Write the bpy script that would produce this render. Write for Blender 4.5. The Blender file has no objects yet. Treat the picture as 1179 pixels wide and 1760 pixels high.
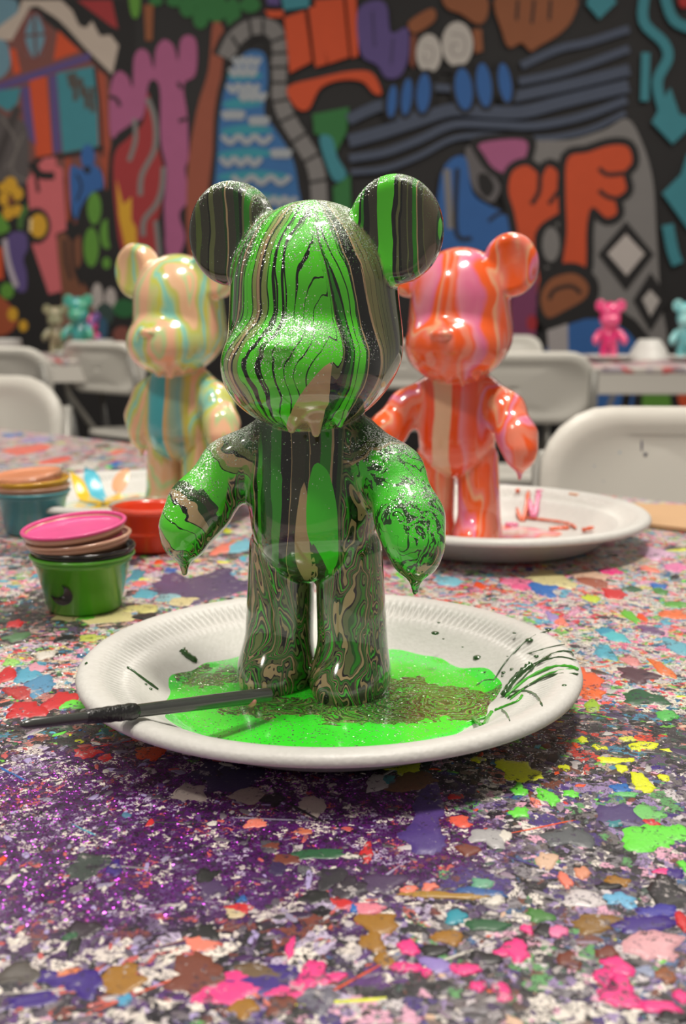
import bpy, bmesh, math, random
import numpy as np
from mathutils import Vector, Matrix
from mathutils.geometry import tessellate_polygon

# ------------------------------------------------------------------ camera
TZ = 0.74                       # height of the table tops
CAM = Vector((0, 0, TZ + 0.17)); PITCH = math.radians(10.6); FPX = 1810.0
scn = bpy.context.scene
C = scn.collection
cd = bpy.data.cameras.new('camera'); cam = bpy.data.objects.new('camera', cd); C.objects.link(cam)
cam.location = CAM; cam.rotation_euler = (math.pi/2 - PITCH, 0, 0)
cd.sensor_fit = 'VERTICAL'; cd.sensor_height = 36; cd.lens = 36*FPX/1760; cd.clip_start = 0.02
cd.dof.use_dof = True; cd.dof.focus_distance = 0.42; cd.dof.aperture_fstop = 11.5
scn.camera = cam
# ------------------------------------------------------------------ world, lamps, exposure
w = bpy.data.worlds.new('world'); scn.world = w; w.use_nodes = True
w.node_tree.nodes['Background'].inputs[0].default_value = (1.0, 0.93, 0.85, 1)
w.node_tree.nodes['Background'].inputs[1].default_value = 0.25
def area(name, loc, target, sx, sy, power, col=(1, 0.93, 0.83)):
    l = bpy.data.lights.new(name, 'AREA'); l.shape = 'RECTANGLE'; l.size = sx; l.size_y = sy
    l.energy = power; l.color = col
    o = bpy.data.objects.new(name, l); C.objects.link(o); o.location = loc
    o.rotation_euler = (Vector(target) - Vector(loc)).to_track_quat('-Z', 'Y').to_euler()
    return o
area('ceiling_light', (0.2, 0.42, 2.75), (0.05, 0.6, 0.74), 0.42, 0.2, 36)
area('ceiling_light', (-0.95, -0.1, 2.75), (-0.1, 0.5, 0.74), 0.2, 0.2, 16)
area('ceiling_light', (-1.6, 3.4, 2.9), (-1.6, 4.6, 0.4), 1.2, 0.6, 40)
area('ceiling_light', (1.7, 3.4, 2.9), (1.7, 4.6, 0.4), 1.2, 0.6, 40)
area('ceiling_light', (0.3, 1.9, 2.9), (0.3, 2.2, 0.4), 0.6, 0.6, 22)
scn.view_settings.view_transform = 'Standard'; scn.view_settings.look = 'None'
scn.view_settings.gamma = 1; scn.view_settings.use_curve_mapping = False
scn.view_settings.exposure = 0.0

# ------------------------------------------------------------------ helpers
def srgb(c):
    r = []
    for v in c[:3]:
        v = v/255.0
        r.append(v/12.92 if v <= 0.04045 else ((v+0.055)/1.055)**2.4)
    return (r[0], r[1], r[2], 1.0)
def ray(px, py):
    x = (px-589.5)/FPX; y = -(py-880)/FPX
    c, s = math.cos(PITCH), math.sin(PITCH)
    return Vector((x, c + y*s, -s + y*c))
def on_z(px, py, z):
    d = ray(px, py); t = (z-CAM.z)/d.z
    return CAM + d*t
def on_y(px, py, Y):
    d = ray(px, py); t = Y/d.y
    return CAM + d*t
def tag(o, label=None, cat=None, group=None, kind=None):
    if label: o['label'] = label
    if cat: o['category'] = cat
    if group: o['group'] = group
    if kind: o['kind'] = kind
    return o
def thing(name, label, cat, loc=(0, 0, 0), rotz=0, group=None):
    o = bpy.data.objects.new(name, None); C.objects.link(o); o.empty_display_size = 0.05
    o.location = loc; o.rotation_euler = (0, 0, rotz)
    return tag(o, label, cat, group)
def link(name, me, mat=None, parent=None, smooth=False):
    if mat is not None and len(me.materials) == 0: me.materials.append(mat)
    if smooth:
        me.polygons.foreach_set('use_smooth', [True]*len(me.polygons))
    o = bpy.data.objects.new(name, me); C.objects.link(o)
    if parent: o.parent = parent
    return o
def bm_obj(name, bm, mat, parent=None, smooth=False):
    me = bpy.data.meshes.new(name); bm.normal_update(); bm.to_mesh(me); bm.free()
    return link(name, me, mat, parent, smooth)
def pydata(name, vs, fs, mat, parent=None, smooth=False):
    me = bpy.data.meshes.new(name); me.from_pydata(vs, [], fs); me.update()
    return link(name, me, mat, parent, smooth)
def clone(o, parent=None):
    c = o.copy(); C.objects.link(c); c.parent = parent
    for ch in list(o.children): clone(ch, c)
    return c
def bm_box(bm, cx, cy, cz, sx, sy, sz, bevel=0.0, rot=None):
    r = bmesh.ops.create_cube(bm, size=1.0)
    vs = r['verts']
    for v in vs: v.co = Vector((v.co.x*sx, v.co.y*sy, v.co.z*sz))
    if bevel > 0:
        es = list({e for v in vs for e in v.link_edges})
        rr = bmesh.ops.bevel(bm, geom=es, offset=bevel, segments=3, affect='EDGES', profile=0.5)
        vs = list({v for f in rr['faces'] for v in f.verts} | {v for v in vs if v.is_valid})
    M = Matrix.Translation((cx, cy, cz))
    if rot is not None: M = M @ rot
    for v in vs: v.co = M @ v.co
def bm_tube(bm, pts, rad, n=10, caps=True):
    pts = [Vector(p) for p in pts]; rings = []
    rads = rad if isinstance(rad, (list, tuple)) else [rad]*len(pts)
    up = None
    for i, p in enumerate(pts):
        t = (pts[min(i+1, len(pts)-1)] - pts[max(i-1, 0)]).normalized()
        if up is None:
            a = Vector((0, 0, 1)) if abs(t.z) < 0.9 else Vector((1, 0, 0))
        else: a = up
        u = t.cross(a).normalized(); v = t.cross(u).normalized(); up = -v if False else a
        rings.append([bm.verts.new(p + (u*math.cos(k*2*math.pi/n) + v*math.sin(k*2*math.pi/n))*rads[i]) for k in range(n)])
    for i in range(len(rings)-1):
        for k in range(n):
            bm.faces.new((rings[i][k], rings[i][(k+1) % n], rings[i+1][(k+1) % n], rings[i+1][k]))
    if caps:
        bm.faces.new(rings[0][::-1]); bm.faces.new(rings[-1])
def lathe_data(prof, n=48, fz=None):
    """prof: list of (r,z); fz(i,ang) optional z offset"""
    vs = []; fs = []; m = len(prof)
    for i, (r, z) in enumerate(prof):
        for k in range(n):
            a = 2*math.pi*k/n
            dz = fz(i, a) if fz else 0
            vs.append((r*math.cos(a), r*math.sin(a), z+dz))
    for i in range(m-1):
        for k in range(n):
            k2 = (k+1) % n
            fs.append((i*n+k, i*n+k2, (i+1)*n+k2, (i+1)*n+k))
    return vs, fs
def catmull(pts, closed=True, sub=5):
    n = len(pts); out = []
    for i in range(n if closed else n-1):
        g = lambda j: Vector(pts[j % n]) if closed else Vector(pts[max(0, min(n-1, j))])
        p0, p1, p2, p3 = g(i-1), g(i), g(i+1), g(i+2)
        for s in range(sub):
            t = s/sub
            out.append(0.5*((2*p1)+(p2-p0)*t+(2*p0-5*p1+4*p2-p3)*t*t+(3*p1-p0-3*p2+p3)*t**3))
    if not closed: out.append(Vector(pts[-1]))
    return out

# ------------------------------------------------------------------ node helper
class NT:
    def __init__(s, name):
        s.mat = bpy.data.materials.new(name); s.mat.use_nodes = True
        s.t = s.mat.node_tree; s.n = s.t.nodes; s.b = s.n['Principled BSDF']
        s.tc = None
    def node(s, typ, **kw):
        x = s.n.new(typ)
        for k, v in kw.items(): setattr(x, k, v)
        return x
    def set(s, sock, v):
        if hasattr(v, 'is_output') or isinstance(v, bpy.types.NodeSocket): s.t.links.new(v, sock)
        elif isinstance(v, (tuple, list)):
            v = tuple(v)
            if sock.type == 'RGBA' and len(v) == 3: v = v + (1,)
            if sock.type == 'VECTOR': v = v[:3]
            sock.default_value = v
        else:
            sock.default_value = v if sock.type not in ('RGBA', 'VECTOR') else ((v, v, v, 1) if sock.type == 'RGBA' else (v, v, v))
    def obj(s):
        if s.tc is None: s.tc = s.node('ShaderNodeTexCoord')
        return s.tc.outputs['Object']
    def math(s, op, a, b=0.0, clamp=False):
        x = s.node('ShaderNodeMath', operation=op, use_clamp=clamp); s.set(x.inputs[0], a); s.set(x.inputs[1], b); return x.outputs[0]
    def vmath(s, op, a, b=(0, 0, 0), scale=None):
        x = s.node('ShaderNodeVectorMath', operation=op); s.set(x.inputs[0], a)
        if op == 'SCALE': s.set(x.inputs['Scale'], scale)
        else: s.set(x.inputs[1], b)
        return x.outputs[0]
    def noise(s, vec, scale, detail=2.0, dist=0.0, rough=0.5, out='Fac'):
        x = s.node('ShaderNodeTexNoise'); s.set(x.inputs['Vector'], vec)
        x.inputs['Scale'].default_value = scale; x.inputs['Detail'].default_value = detail
        x.inputs['Distortion'].default_value = dist; x.inputs['Roughness'].default_value = rough
        return x.outputs[out]
    def vor(s, vec, scale, out='Color', rnd=1.0):
        x = s.node('ShaderNodeTexVoronoi'); s.set(x.inputs['Vector'], vec)
        x.inputs['Scale'].default_value = scale; x.inputs['Randomness'].default_value = rnd
        return x.outputs[out]
    def sep(s, v):
        x = s.node('ShaderNodeSeparateXYZ'); s.set(x.inputs[0], v); return x.outputs
    def comb(s, a, b, c):
        x = s.node('ShaderNodeCombineXYZ')
        for i, v in enumerate((a, b, c)): s.set(x.inputs[i], v)
        return x.outputs[0]
    def attr(s, name, out='Fac'):
        x = s.node('ShaderNodeAttribute'); x.attribute_name = name; return x.outputs[out]
    def ramp(s, fac, stops, interp='CONSTANT'):
        x = s.node('ShaderNodeValToRGB'); r = x.color_ramp; r.interpolation = interp
        s.set(x.inputs[0], fac)
        while len(r.elements) > 1: r.elements.remove(r.elements[-1])
        for i, (p, c) in enumerate(stops[:32]):
            e = r.elements[0] if i == 0 else r.elements.new(p)
            e.position = p; e.color = srgb(c) if max(c) > 1.001 else (tuple(c)+(1,))[:4]
        return x.outputs[0]
    def mix(s, f, a, b):
        x = s.node('ShaderNodeMixRGB'); s.set(x.inputs[0], f); s.set(x.inputs[1], a); s.set(x.inputs[2], b); return x.outputs[0]
    def step(s, a, lo, hi):
        x = s.node('ShaderNodeMapRange', interpolation_type='SMOOTHSTEP'); s.set(x.inputs[0], a)
        x.inputs[1].default_value = lo; x.inputs[2].default_value = hi; return x.outputs[0]
    def bump(s, h, strength, dist, normal=None):
        x = s.node('ShaderNodeBump'); s.set(x.inputs['Height'], h); x.inputs['Strength'].default_value = strength
        x.inputs['Distance'].default_value = dist
        if normal is not None: s.set(x.inputs['Normal'], normal)
        return x.outputs[0]
    def P(s, **kw):
        M = dict(col='Base Color', rough='Roughness', metal='Metallic', nrm='Normal', coat='Coat Weight', coatr='Coat Roughness',
                 trans='Transmission Weight', ior='IOR', alpha='Alpha', spec='Specular IOR Level', sss='Subsurface Weight', coatn='Coat Normal')
        for k, v in kw.items():
            if k == 'col' and isinstance(v, (tuple, list)) and max(v) > 1.001: v = srgb(v)
            s.set(s.b.inputs[M[k]], v)
        return s
def simple(name, col, rough=0.5, metal=0.0, coat=0.0, var=0.06, scale=60, bump=0.0):
    m = NT(name); o = m.obj()
    n = m.noise(o, scale, 4)
    c = srgb(col)
    d = tuple(x*(1-var*2) for x in c[:3]) + (1,)
    m.P(col=m.mix(n, d, c), rough=rough, metal=metal, coat=coat, coatr=0.08)
    if bump: m.P(nrm=m.bump(m.noise(o, scale*6, 3), bump, 0.001))
    return m.mat

def glitter(m, vec, scale, mask, col, rough, metal, tint, spread=1.3, thr=0.5):
    """sprinkle flat flakes with random facing; returns (col, rough, metal, normal)"""
    vc = m.vor(vec, scale, 'Color')
    r = m.sep(vc)
    lim = m.math('SUBTRACT', 1.0, m.math('MULTIPLY', mask, thr))
    f = m.math('GREATER_THAN', r[0], lim)
    g = m.node('ShaderNodeNewGeometry').outputs['Normal']
    dn = m.vmath('SUBTRACT', vc, (0.5, 0.5, 0.5))
    vc2 = m.vor(m.vmath('ADD', vec, (3.1, 1.7, 5.3)), scale, 'Color')
    rn = m.vmath('SCALE', m.vmath('SUBTRACT', m.vor(vec, scale, 'Color'), (0.5, 0.5, 0.5)), scale=m.math('MULTIPLY', f, spread))
    nrm = m.vmath('NORMALIZE', m.vmath('ADD', g, rn))
    return m.mix(f, col, tint), m.mix(f, rough, 0.22), m.mix(f, metal, 0.9), nrm

# ------------------------------------------------------------------ green bear material
G = (84, 212, 38); DG = (26, 66, 22); BK = (9, 12, 10); TN = (176, 150, 112); OL = (96, 104, 62); CH = (56, 56, 44); GR = (40, 132, 24)
def cm_ramp(bands, lo, hi):
    return [((p-lo)/(hi-lo), c) for p, c in bands]
def make_green():
    m = NT('marbled_green_paint'); o = m.obj()
    big = m.noise(m.vmath('MULTIPLY', o, (1, 1, 0.3)), 90, 2, 0.3)
    bigc = m.math('SUBTRACT', big, 0.5)
    # head: nested drip lines, field uh in cm running from -7 (right/back) to 7 (left/back)
    uh = m.math('ADD', m.attr('uh'), m.math('MULTIPLY', bigc, 0.45))
    bands = [(-7, CH), (-6.2, OL), (-5.6, BK), (-5.3, OL), (-4.8, DG), (-4.3, OL), (-3.7, CH), (-3.3, OL), (-2.35, (118, 118, 74)), (-1.75, TN), (-1.66, BK), (-1.2, TN), (-1.1, DG), (-1.0, G), (-0.42, BK), (-0.34, GR), (-0.2, DG), (-0.05, BK), (0.16, OL), (0.28, G),
             (1.95, BK), (2.03, G), (2.25, BK), (2.38, G), (2.62, (130, 150, 80)), (2.85, BK), (2.97, TN), (3.2, (140, 160, 84)), (3.42, BK), (3.5, G), (4.0, BK), (4.06, DG)]
    c1 = m.ramp(m.math('DIVIDE', m.math('ADD', uh, 7.0), 14.0), cm_ramp(bands, -7, 7))
    # outer sides: finer repeating strands
    rep = m.math('FRACT', m.math('MULTIPLY', uh, 0.8))
    c2 = m.ramp(rep, [(0, G), (.16, BK), (.2, G), (.34, OL), (.42, BK), (.45, TN), (.55, BK), (.6, GR), (.72, DG), (.8, OL), (.9, BK), (.94, GR)])
    colH = m.mix(m.math('GREATER_THAN', uh, 4.1), c1, c2)
    # thin dark contour lines
    ln = m.math('ABSOLUTE', m.math('SUBTRACT', m.math('FRACT', m.math('MULTIPLY', m.math('ADD', uh, m.math('MULTIPLY', m.noise(o, 55, 1), 0.35)), 3.1)), 0.5))
    wd = m.math('MULTIPLY', m.step(m.noise(m.vmath('MULTIPLY', o, (1, 1, 0.3)), 90, 1), 0.3, 0.6), 0.06)
    colH = m.mix(m.math('LESS_THAN', ln, m.math('ADD', wd, 0.022)), colH, srgb(BK))
    tn = m.math('GREATER_THAN', m.math('ADD', m.attr('tanm'), m.math('MULTIPLY', bigc, 0.5)), 0.0)
    colH = m.mix(tn, colH, srgb((186, 156, 116)))
    # torso
    ut = m.math('ADD', m.attr('ut'), m.math('MULTIPLY', bigc, 0.5))
    tb = [(-5, CH), (-3.6, DG), (-3.2, OL), (-2.75, BK), (-2.66, TN), (-2.5, BK), (-2.36, GR), (-2.25, DG), (-2.1, OL), (-1.95, BK), (-1.85, GR), (-1.75, TN), (-1.68, BK), (-1.6, (60, 160, 36)), (-1.38, (30, 84, 26)), (-0.95, (48, 140, 34)), (-0.66, BK), (-0.2, TN), (-0.16, CH), (0.5, (44, 52, 34)), (0.7, TN), (0.74, CH), (1.1, GR), (1.5, TN),
          (1.58, BK), (1.75, DG), (1.95, OL), (2.05, BK), (2.2, TN), (2.3, DG), (2.6, CH), (3.2, OL)]
    colT = m.ramp(m.math('DIVIDE', m.math('ADD', ut, 5.0), 10.0), cm_ramp(tb, -5, 5))
    e1 = m.math('GREATER_THAN', m.math('ADD', m.attr('tant'), m.math('MULTIPLY', bigc, 0.4)), 0.0)
    e2 = m.math('GREATER_THAN', m.math('ADD', m.attr('grnt'), m.math('MULTIPLY', bigc, 0.6)), 0.0)
    colT = m.mix(e1, colT, srgb(TN)); colT = m.mix(e2, colT, srgb((66, 200, 40)))
    # swirled marbling for legs and undersides of arms
    sw = m.vmath('MULTIPLY', o, (1, 1, 0.2))
    wv = m.noise(m.vmath('MULTIPLY', o, (1, 1, 0.45)), 48, 2, 0.8, out='Color')
    p2 = m.vmath('ADD', sw, m.vmath('SCALE', m.vmath('SUBTRACT', wv, (0.5, 0.5, 0.5)), scale=0.016))
    fl = m.noise(p2, 62, 2.5, 0.4)
    rl = m.math('FRACT', m.math('MULTIPLY', fl, 4.8))
    pal = [(0, DG), (.05, TN), (.13, BK), (.16, OL), (.23, (34, 84, 26)), (.27, GR), (.33, BK), (.36, (120, 128, 80)), (.42, CH), (.47, (60, 160, 40)), (.52, DG), (.56, BK), (.58, TN), (.63, CH), (.67, BK), (.7, (70, 190, 46)), (.75, (40, 84, 30)), (.79, TN), (.82, BK), (.86, OL), (.92, CH), (.96, GR)]
    colL = m.ramp(rl, pal)
    # arms: bright green with dark veins, beige loop
    p3 = m.vmath('ADD', o, m.vmath('SCALE', m.vmath('SUBTRACT', wv, (0.5, 0.5, 0.5)), scale=0.014))
    fa = m.noise(p3, 38, 2, 0.5)
    ra = m.math('FRACT', m.math('MULTIPLY', fa, 3.2))
    colA = m.ramp(ra, [(0, G), (.22, DG), (.235, G), (.3, BK), (.312, G), (.38, DG), (.42, CH), (.45, BK), (.46, TN), (.52, TN), (.56, DG), (.62, GR), (.64, G), (.86, BK), (.87, G), (.93, DG), (.945, G)])
    ta = m.math('ADD', m.attr('ta'), m.math('MULTIPLY', m.math('SUBTRACT', m.noise(o, 60, 2, .4), .5), .3))
    colB = m.ramp(ta, [(0, CH), (.1, DG), (.16, OL), (.2, BK), (.22, TN), (.27, (120, 150, 70)), (.33, BK), (.34, G), (.58, DG), (.6, CH), (.64, DG), (.69, TN), (.76, BK), (.77, G), (.86, BK), (.87, G), (.99, BK), (1.0, TN)])
    vein = m.math('ABSOLUTE', m.math('SUBTRACT', m.math('FRACT', m.math('MULTIPLY', m.noise(p3, 80, 3, .8), 7.0)), .5))
    colC = m.mix(m.math('LESS_THAN', vein, m.math('MULTIPLY', m.step(m.noise(o, 60, 2), .3, .6), .2)), srgb((70, 206, 46)), srgb(DG))
    colC = m.mix(m.math('LESS_THAN', ta, .2), colC, m.ramp(ta, [(0, DG), (.07, BK), (.09, OL), (.14, CH), (.17, TN)]))
    colA = m.mix(m.attr('er'), colB, colC)
    armup = m.step(m.math('ADD', m.attr('au'), m.math('MULTIPLY', bigc, 1.6)), -0.1, 0.02)
    colA = m.mix(armup, colL, colA)
    # ears
    ue = m.math('ADD', m.attr('ue'), m.math('MULTIPLY', bigc, 0.5))
    colE = m.ramp(m.math('DIVIDE', m.math('ADD', ue, 3.0), 6.0), cm_ramp([(-3, BK), (-1.95, TN), (-1.88, CH), (-1.55, CH), (-1.3, (84, 100, 44)), (-1.05, CH), (-.7, BK), (-.62, OL), (-.4, CH), (-.1, CH), (.1, DG), (.2, TN), (.26, CH), (.7, DG), (.9, BK), (1.1, OL), (1.2, GR), (1.5, OL), (1.6, CH)], -3, 3))
    colE2 = m.ramp(m.math('DIVIDE', m.math('ADD', ue, 3.0), 6.0), cm_ramp([(-3, DG), (-2.0, G), (-1.6, BK), (-1.5, GR), (-1.4, BK), (-1.15, CH), (-.75, G), (-.1, BK), (.05, OL), (.15, BK), (.25, CH), (.45, OL), (.5, CH), (.7, GR), (.86, TN), (.9, CH), (1.15, OL), (1.2, (84, 78, 60)), (1.7, DG), (1.78, G)], -3, 3))
    colE = m.mix(m.attr('er'), colE, colE2)
    col = m.mix(m.attr('wt'), colL, colT)
    col = m.mix(m.attr('wa'), col, colA)
    col = m.mix(m.attr('wh'), col, colH)
    col = m.mix(m.attr('we'), col, colE)
    gm = m.attr('gl')
    # speckled mist on top-facing paint
    mist = m.math('GREATER_THAN', m.math('ADD', m.noise(o, 1500, 2), m.math('MULTIPLY', gm, 0.22)), 0.72)
    col = m.mix(m.math('MULTIPLY', mist, 0.4), col, srgb((96, 170, 66)))
    gmask = m.math('MULTIPLY', gm, m.step(m.noise(o, 60, 2), 0.3, 0.62))
    c, r, me, nr = glitter(m, o, 2700, gmask, col, 0.14, 0.0, (0.9, 0.95, 0.9, 1), 1.4, 0.42)
    grit = m.math('MULTIPLY', m.noise(o, 1900, 2), gm)
    r = m.math('ADD', r, m.math('MULTIPLY', gm, 0.28))
    bn = m.bump(grit, 0.6, 0.0005, nr)
    ct = m.math('SUBTRACT', 1.0, m.math('MULTIPLY', gm, 0.9), True)
    m.P(col=c, rough=r, metal=me, nrm=bn, coat=ct, coatr=0.04)
    return m.mat
def make_poured(name, cols, belly, coatr=0.05, kx=4.2, seed=0.0, patch=None):
    m = NT(name); o = m.obj()
    v = m.vmath('ADD', m.vmath('MULTIPLY', o, (1, 1, 0.3)), (seed, 0, 0))
    wv = m.noise(m.vmath('ADD', m.vmath('MULTIPLY', o, (1, 1, 0.5)), (seed, 0, 0)), 40, 2, 0.6, out='Color')
    p = m.vmath('ADD', v, m.vmath('SCALE', m.vmath('SUBTRACT', wv, (0.5, 0.5, 0.5)), scale=0.014))
    f = m.noise(p, 24, 1.5, 0.3)
    r = m.math('FRACT', m.math('MULTIPLY', f, kx))
    c = m.ramp(r, cols, 'LINEAR')
    ut = m.math('ADD', m.attr('ut'), m.math('MULTIPLY', m.math('SUBTRACT', m.noise(v, 60, 2), 0.5), 0.7))
    cb = m.ramp(m.math('DIVIDE', m.math('ADD', ut, 4.0), 8.0), [((p_+4)/8, q) for p_, q in belly], 'LINEAR')
    c = m.mix(m.attr('wt'), c, cb)
    m.P(col=c, rough=0.22, coat=1.0, coatr=coatr)
    return m.mat
MG = make_green()
MO = make_poured('poured_orange_pink_paint', [(0, (242, 92, 22)), (.12, (238, 86, 18)), (.18, (234, 132, 104)), (.3, (238, 124, 96)), (.36, (240, 90, 40)), (.45, (232, 140, 160)), (.55, (224, 110, 150)), (.62, (242, 98, 34)), (.74, (244, 92, 20)), (.8, (230, 170, 130)), (.88, (232, 120, 100)), (1, (242, 92, 22))],
                 [(-4, (236, 80, 40)), (-2.2, (242, 92, 22)), (-2.1, (230, 150, 130)), (-1.6, (236, 110, 90)), (-1.5, (238, 80, 14)), (-1.05, (238, 70, 20)), (-0.95, (226, 180, 145)), (0.35, (224, 176, 140)), (0.45, (236, 78, 16)), (0.9, (240, 80, 30)), (1.1, (232, 130, 140)), (1.5, (236, 90, 60)), (1.9, (238, 80, 14)), (2.6, (240, 80, 50))], seed=0.31)
MP = make_poured('poured_pastel_paint', [(0, (230, 184, 144)), (.15, (232, 190, 150)), (.22, (190, 192, 90)), (.32, (186, 204, 130)), (.38, (130, 205, 190)), (.45, (160, 212, 180)), (.52, (205, 205, 70)), (.58, (198, 208, 130)), (.68, (238, 186, 150)), (.82, (240, 190, 150)), (.9, (180, 214, 150)), (1, (236, 190, 150))],
                 [(-4, (220, 190, 110)), (-2.6, (200, 196, 90)), (-2.0, (226, 186, 120)), (-1.6, (180, 190, 110)), (-1.4, (120, 180, 170)), (-1.25, (60, 170, 180)), (0.15, (64, 172, 184)), (0.3, (226, 176, 100)), (0.8, (150, 180, 150)), (1.3, (120, 175, 170)), (1.7, (200, 190, 90)), (2.6, (205, 196, 70))], seed=0.77, kx=3.2)

# ------------------------------------------------------------------ bear shape (signed distance, cm, facing -y)
def ell(p, c, r):
    q = (p - np.array(c, np.float32))/np.array(r, np.float32)
    k0 = np.sqrt((q*q).sum(-1)) + 1e-6
    q2 = q/np.array(r, np.float32); k1 = np.sqrt((q2*q2).sum(-1)) + 1e-6
    return k0*(k0-1)/k1
def cone(p, a, b, ra, rb):
    a = np.array(a, np.float32); b = np.array(b, np.float32)
    ab = b-a; t = np.clip(((p-a)@ab)/(ab@ab), 0, 1)
    d = p - a - t[..., None]*ab
    return np.sqrt((d*d).sum(-1)) - (ra + (rb-ra)*t)
def smin(a, b, k):
    h = np.clip(0.5+0.5*(b-a)/k, 0, 1)
    return b*(1-h)+a*h - k*h*(1-h)
def ear(p, s):
    q = p - np.array((s*3.68, 0.0, 20.45), np.float32)
    a = s*0.12; x = q[..., 0]*math.cos(a) + q[..., 1]*math.sin(a); y = -q[..., 0]*math.sin(a) + q[..., 1]*math.cos(a)
    z = q[..., 2]
    rr = np.sqrt((x*1.13)**2 + (z*0.99)**2)
    dish = 0.16*np.clip(1-(rr/1.9)**2, 0, 1)*(y < 0)
    dx = rr - 1.5; dy = np.abs(y) - 0.28 + dish
    return np.minimum(np.maximum(dx, dy), 0) + np.sqrt(np.maximum(dx, 0)**2 + np.maximum(dy, 0)**2) - 0.72
def headf(p):
    d = ell(p, (0, 0.15, 18.05), (3.62, 3.62, 3.75))
    d = smin(d, ell(p, (0, 0.3, 15.6), (3.85, 3.55, 3.2)), 1.0)
    mz = ell(p, (0, -1.0, 14.75), (3.62, 3.65, 2.75))
    d = smin(d, mz, 0.42)
    d = smin(d, ell(p, (0, -4.5, 15.6), (0.72, 0.42, 0.36)), 0.25)
    for x, y, l, r in ((.15, -3.15, .52, .26), (1.2, -3.1, .62, .30), (2.05, -2.6, .3, .22)):
        d = smin(d, cone(p, (x, y, 12.75), (x, y, 12.75-l), r*1.2, r*.62), .42)
    return d
def torsof(p):
    d = ell(p, (0, 0.1, 10.2), (2.75, 2.25, 3.0))
    d = smin(d, ell(p, (0, -0.1, 7.9), (2.85, 2.5, 2.9)), 1.2)
    return smin(d, cone(p, (0, .1, 11), (0, .1, 13), 1.9, 1.9), .6)
ARM = [(2.0, 0.1, 11.4), (3.75, -0.5, 10.1), (4.85, -1.65, 8.4), (5.25, -2.25, 7.45)]
ARM_DOWN = [(1.9, 0.1, 11.3), (3.0, 0.0, 10.2), (3.6, -0.2, 8.6), (3.4, -0.5, 7.3)]
LEFT_ARM = [ARM]
def armf(p, s):
    P_ = [(s*a, b, c) for a, b, c in (LEFT_ARM[0] if s < 0 else ARM)]
    d = cone(p, P_[0], P_[1], 1.15, 1.22)
    d = smin(d, cone(p, P_[1], P_[2], 1.22, 1.27), .9)
    d = smin(d, cone(p, P_[2], P_[3], 1.27, 1.12), .9)
    x, y, z = P_[3]
    d = smin(d, cone(p, P_[3], (x+s*.05, y-.1, z-.55), 1.0, .82), .6)
    return smin(d, cone(p, (x+s*.05, y-.15, z-1.2), (x+s*.05, y-.15, z-1.95), .3, .13), .35)
def legf(p, s):
    d = cone(p, (s*1.6, 0.1, 6.4), (s*1.83, 0.1, 1.0), 1.5, 1.62)
    f = ell(p, (s*1.76, -0.65, 0.5), (1.6, 2.05, 1.5))
    d = smin(d, f, 1.0)
    return np.maximum(d, -p[..., 2])
PARTS = ['head', 'ear', 'ear', 'torso', 'arm', 'arm', 'leg', 'leg']
def groups(p):
    return [headf(p), ear(p, -1), ear(p, 1), torsof(p), armf(p, -1), armf(p, 1), legf(p, -1), legf(p, 1)]
def bearf(p):
    g = groups(p)
    h = smin(smin(g[0], g[1], .3), g[2], .3)
    b = smin(smin(g[3], g[4], .7), g[5], .7)
    l = smin(g[6], g[7], .12)
    return smin(h, smin(b, l, .2), .16)
def nets(f, lo, hi, h):
    lo = np.array(lo, np.float32); n = np.ceil((np.array(hi)-lo)/h).astype(int)+1
    ax = [lo[i]+h*np.arange(n[i], dtype=np.float32) for i in range(3)]
    F = np.empty(n, np.float32)
    for i in range(n[0]):
        Y, Z = np.meshgrid(ax[1], ax[2], indexing='ij')
        F[i] = f(np.stack([np.full_like(Y, ax[0][i]), Y, Z], -1))
    S = F < 0
    cs = np.zeros(n-1, int)
    for dx in (0, 1):
        for dy in (0, 1):
            for dz in (0, 1): cs += S[dx:n[0]-1+dx, dy:n[1]-1+dy, dz:n[2]-1+dz]
    act = (cs > 0) & (cs < 8)
    idx = -np.ones(n-1, int); idx[act] = np.arange(act.sum())
    V = lo + h*(np.argwhere(act).astype(np.float32)+0.5)
    Q = []
    for a in range(3):
        b, c = (a+1) % 3, (a+2) % 3
        s0 = [slice(1, -1)]*3; s1 = [slice(1, -1)]*3
        s0[a] = slice(0, n[a]-1); s1[a] = slice(1, n[a])
        ch = S[tuple(s0)] != S[tuple(s1)]; e = np.argwhere(ch); sg = S[tuple(s0)][ch]
        e[:, b] += 1; e[:, c] += 1
        def ix(db, dc):
            k = e.copy(); k[:, b] -= db; k[:, c] -= dc
            return idx[k[:, 0], k[:, 1], k[:, 2]]
        q = np.stack([ix(1, 1), ix(0, 1), ix(0, 0), ix(1, 0)], 1)
        q[~sg] = q[~sg][:, ::-1]; Q.append(q)
    Q = np.concatenate(Q)
    def grad(V):
        e = 0.02; g = np.empty_like(V)
        for i in range(3):
            d = np.zeros(3, np.float32); d[i] = e
            g[:, i] = (f(V+d)-f(V-d))/(2*e)
        return g
    for _ in range(4):
        g = grad(V); g2 = np.maximum((g*g).sum(1), 0.15)
        st = -(f(V)/g2)[:, None]*g
        V = V + np.clip(st, -h, h)
    g = grad(V); N = g/np.maximum(np.linalg.norm(g, axis=1), 1e-5)[:, None]
    return V, Q, N
rng = np.random.default_rng(5)
def wob(p, freq, seed, nw=7):
    r = np.random.default_rng(seed); o = np.zeros(len(p))
    for _ in range(nw):
        k = r.normal(size=3)*freq; ph = r.uniform(0, 6.28)
        o += np.sin(p@k + ph)
    return o/math.sqrt(nw)
def sst(x, a, b):
    t = np.clip((x-a)/(b-a), 0, 1); return t*t*(3-2*t)
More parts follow.
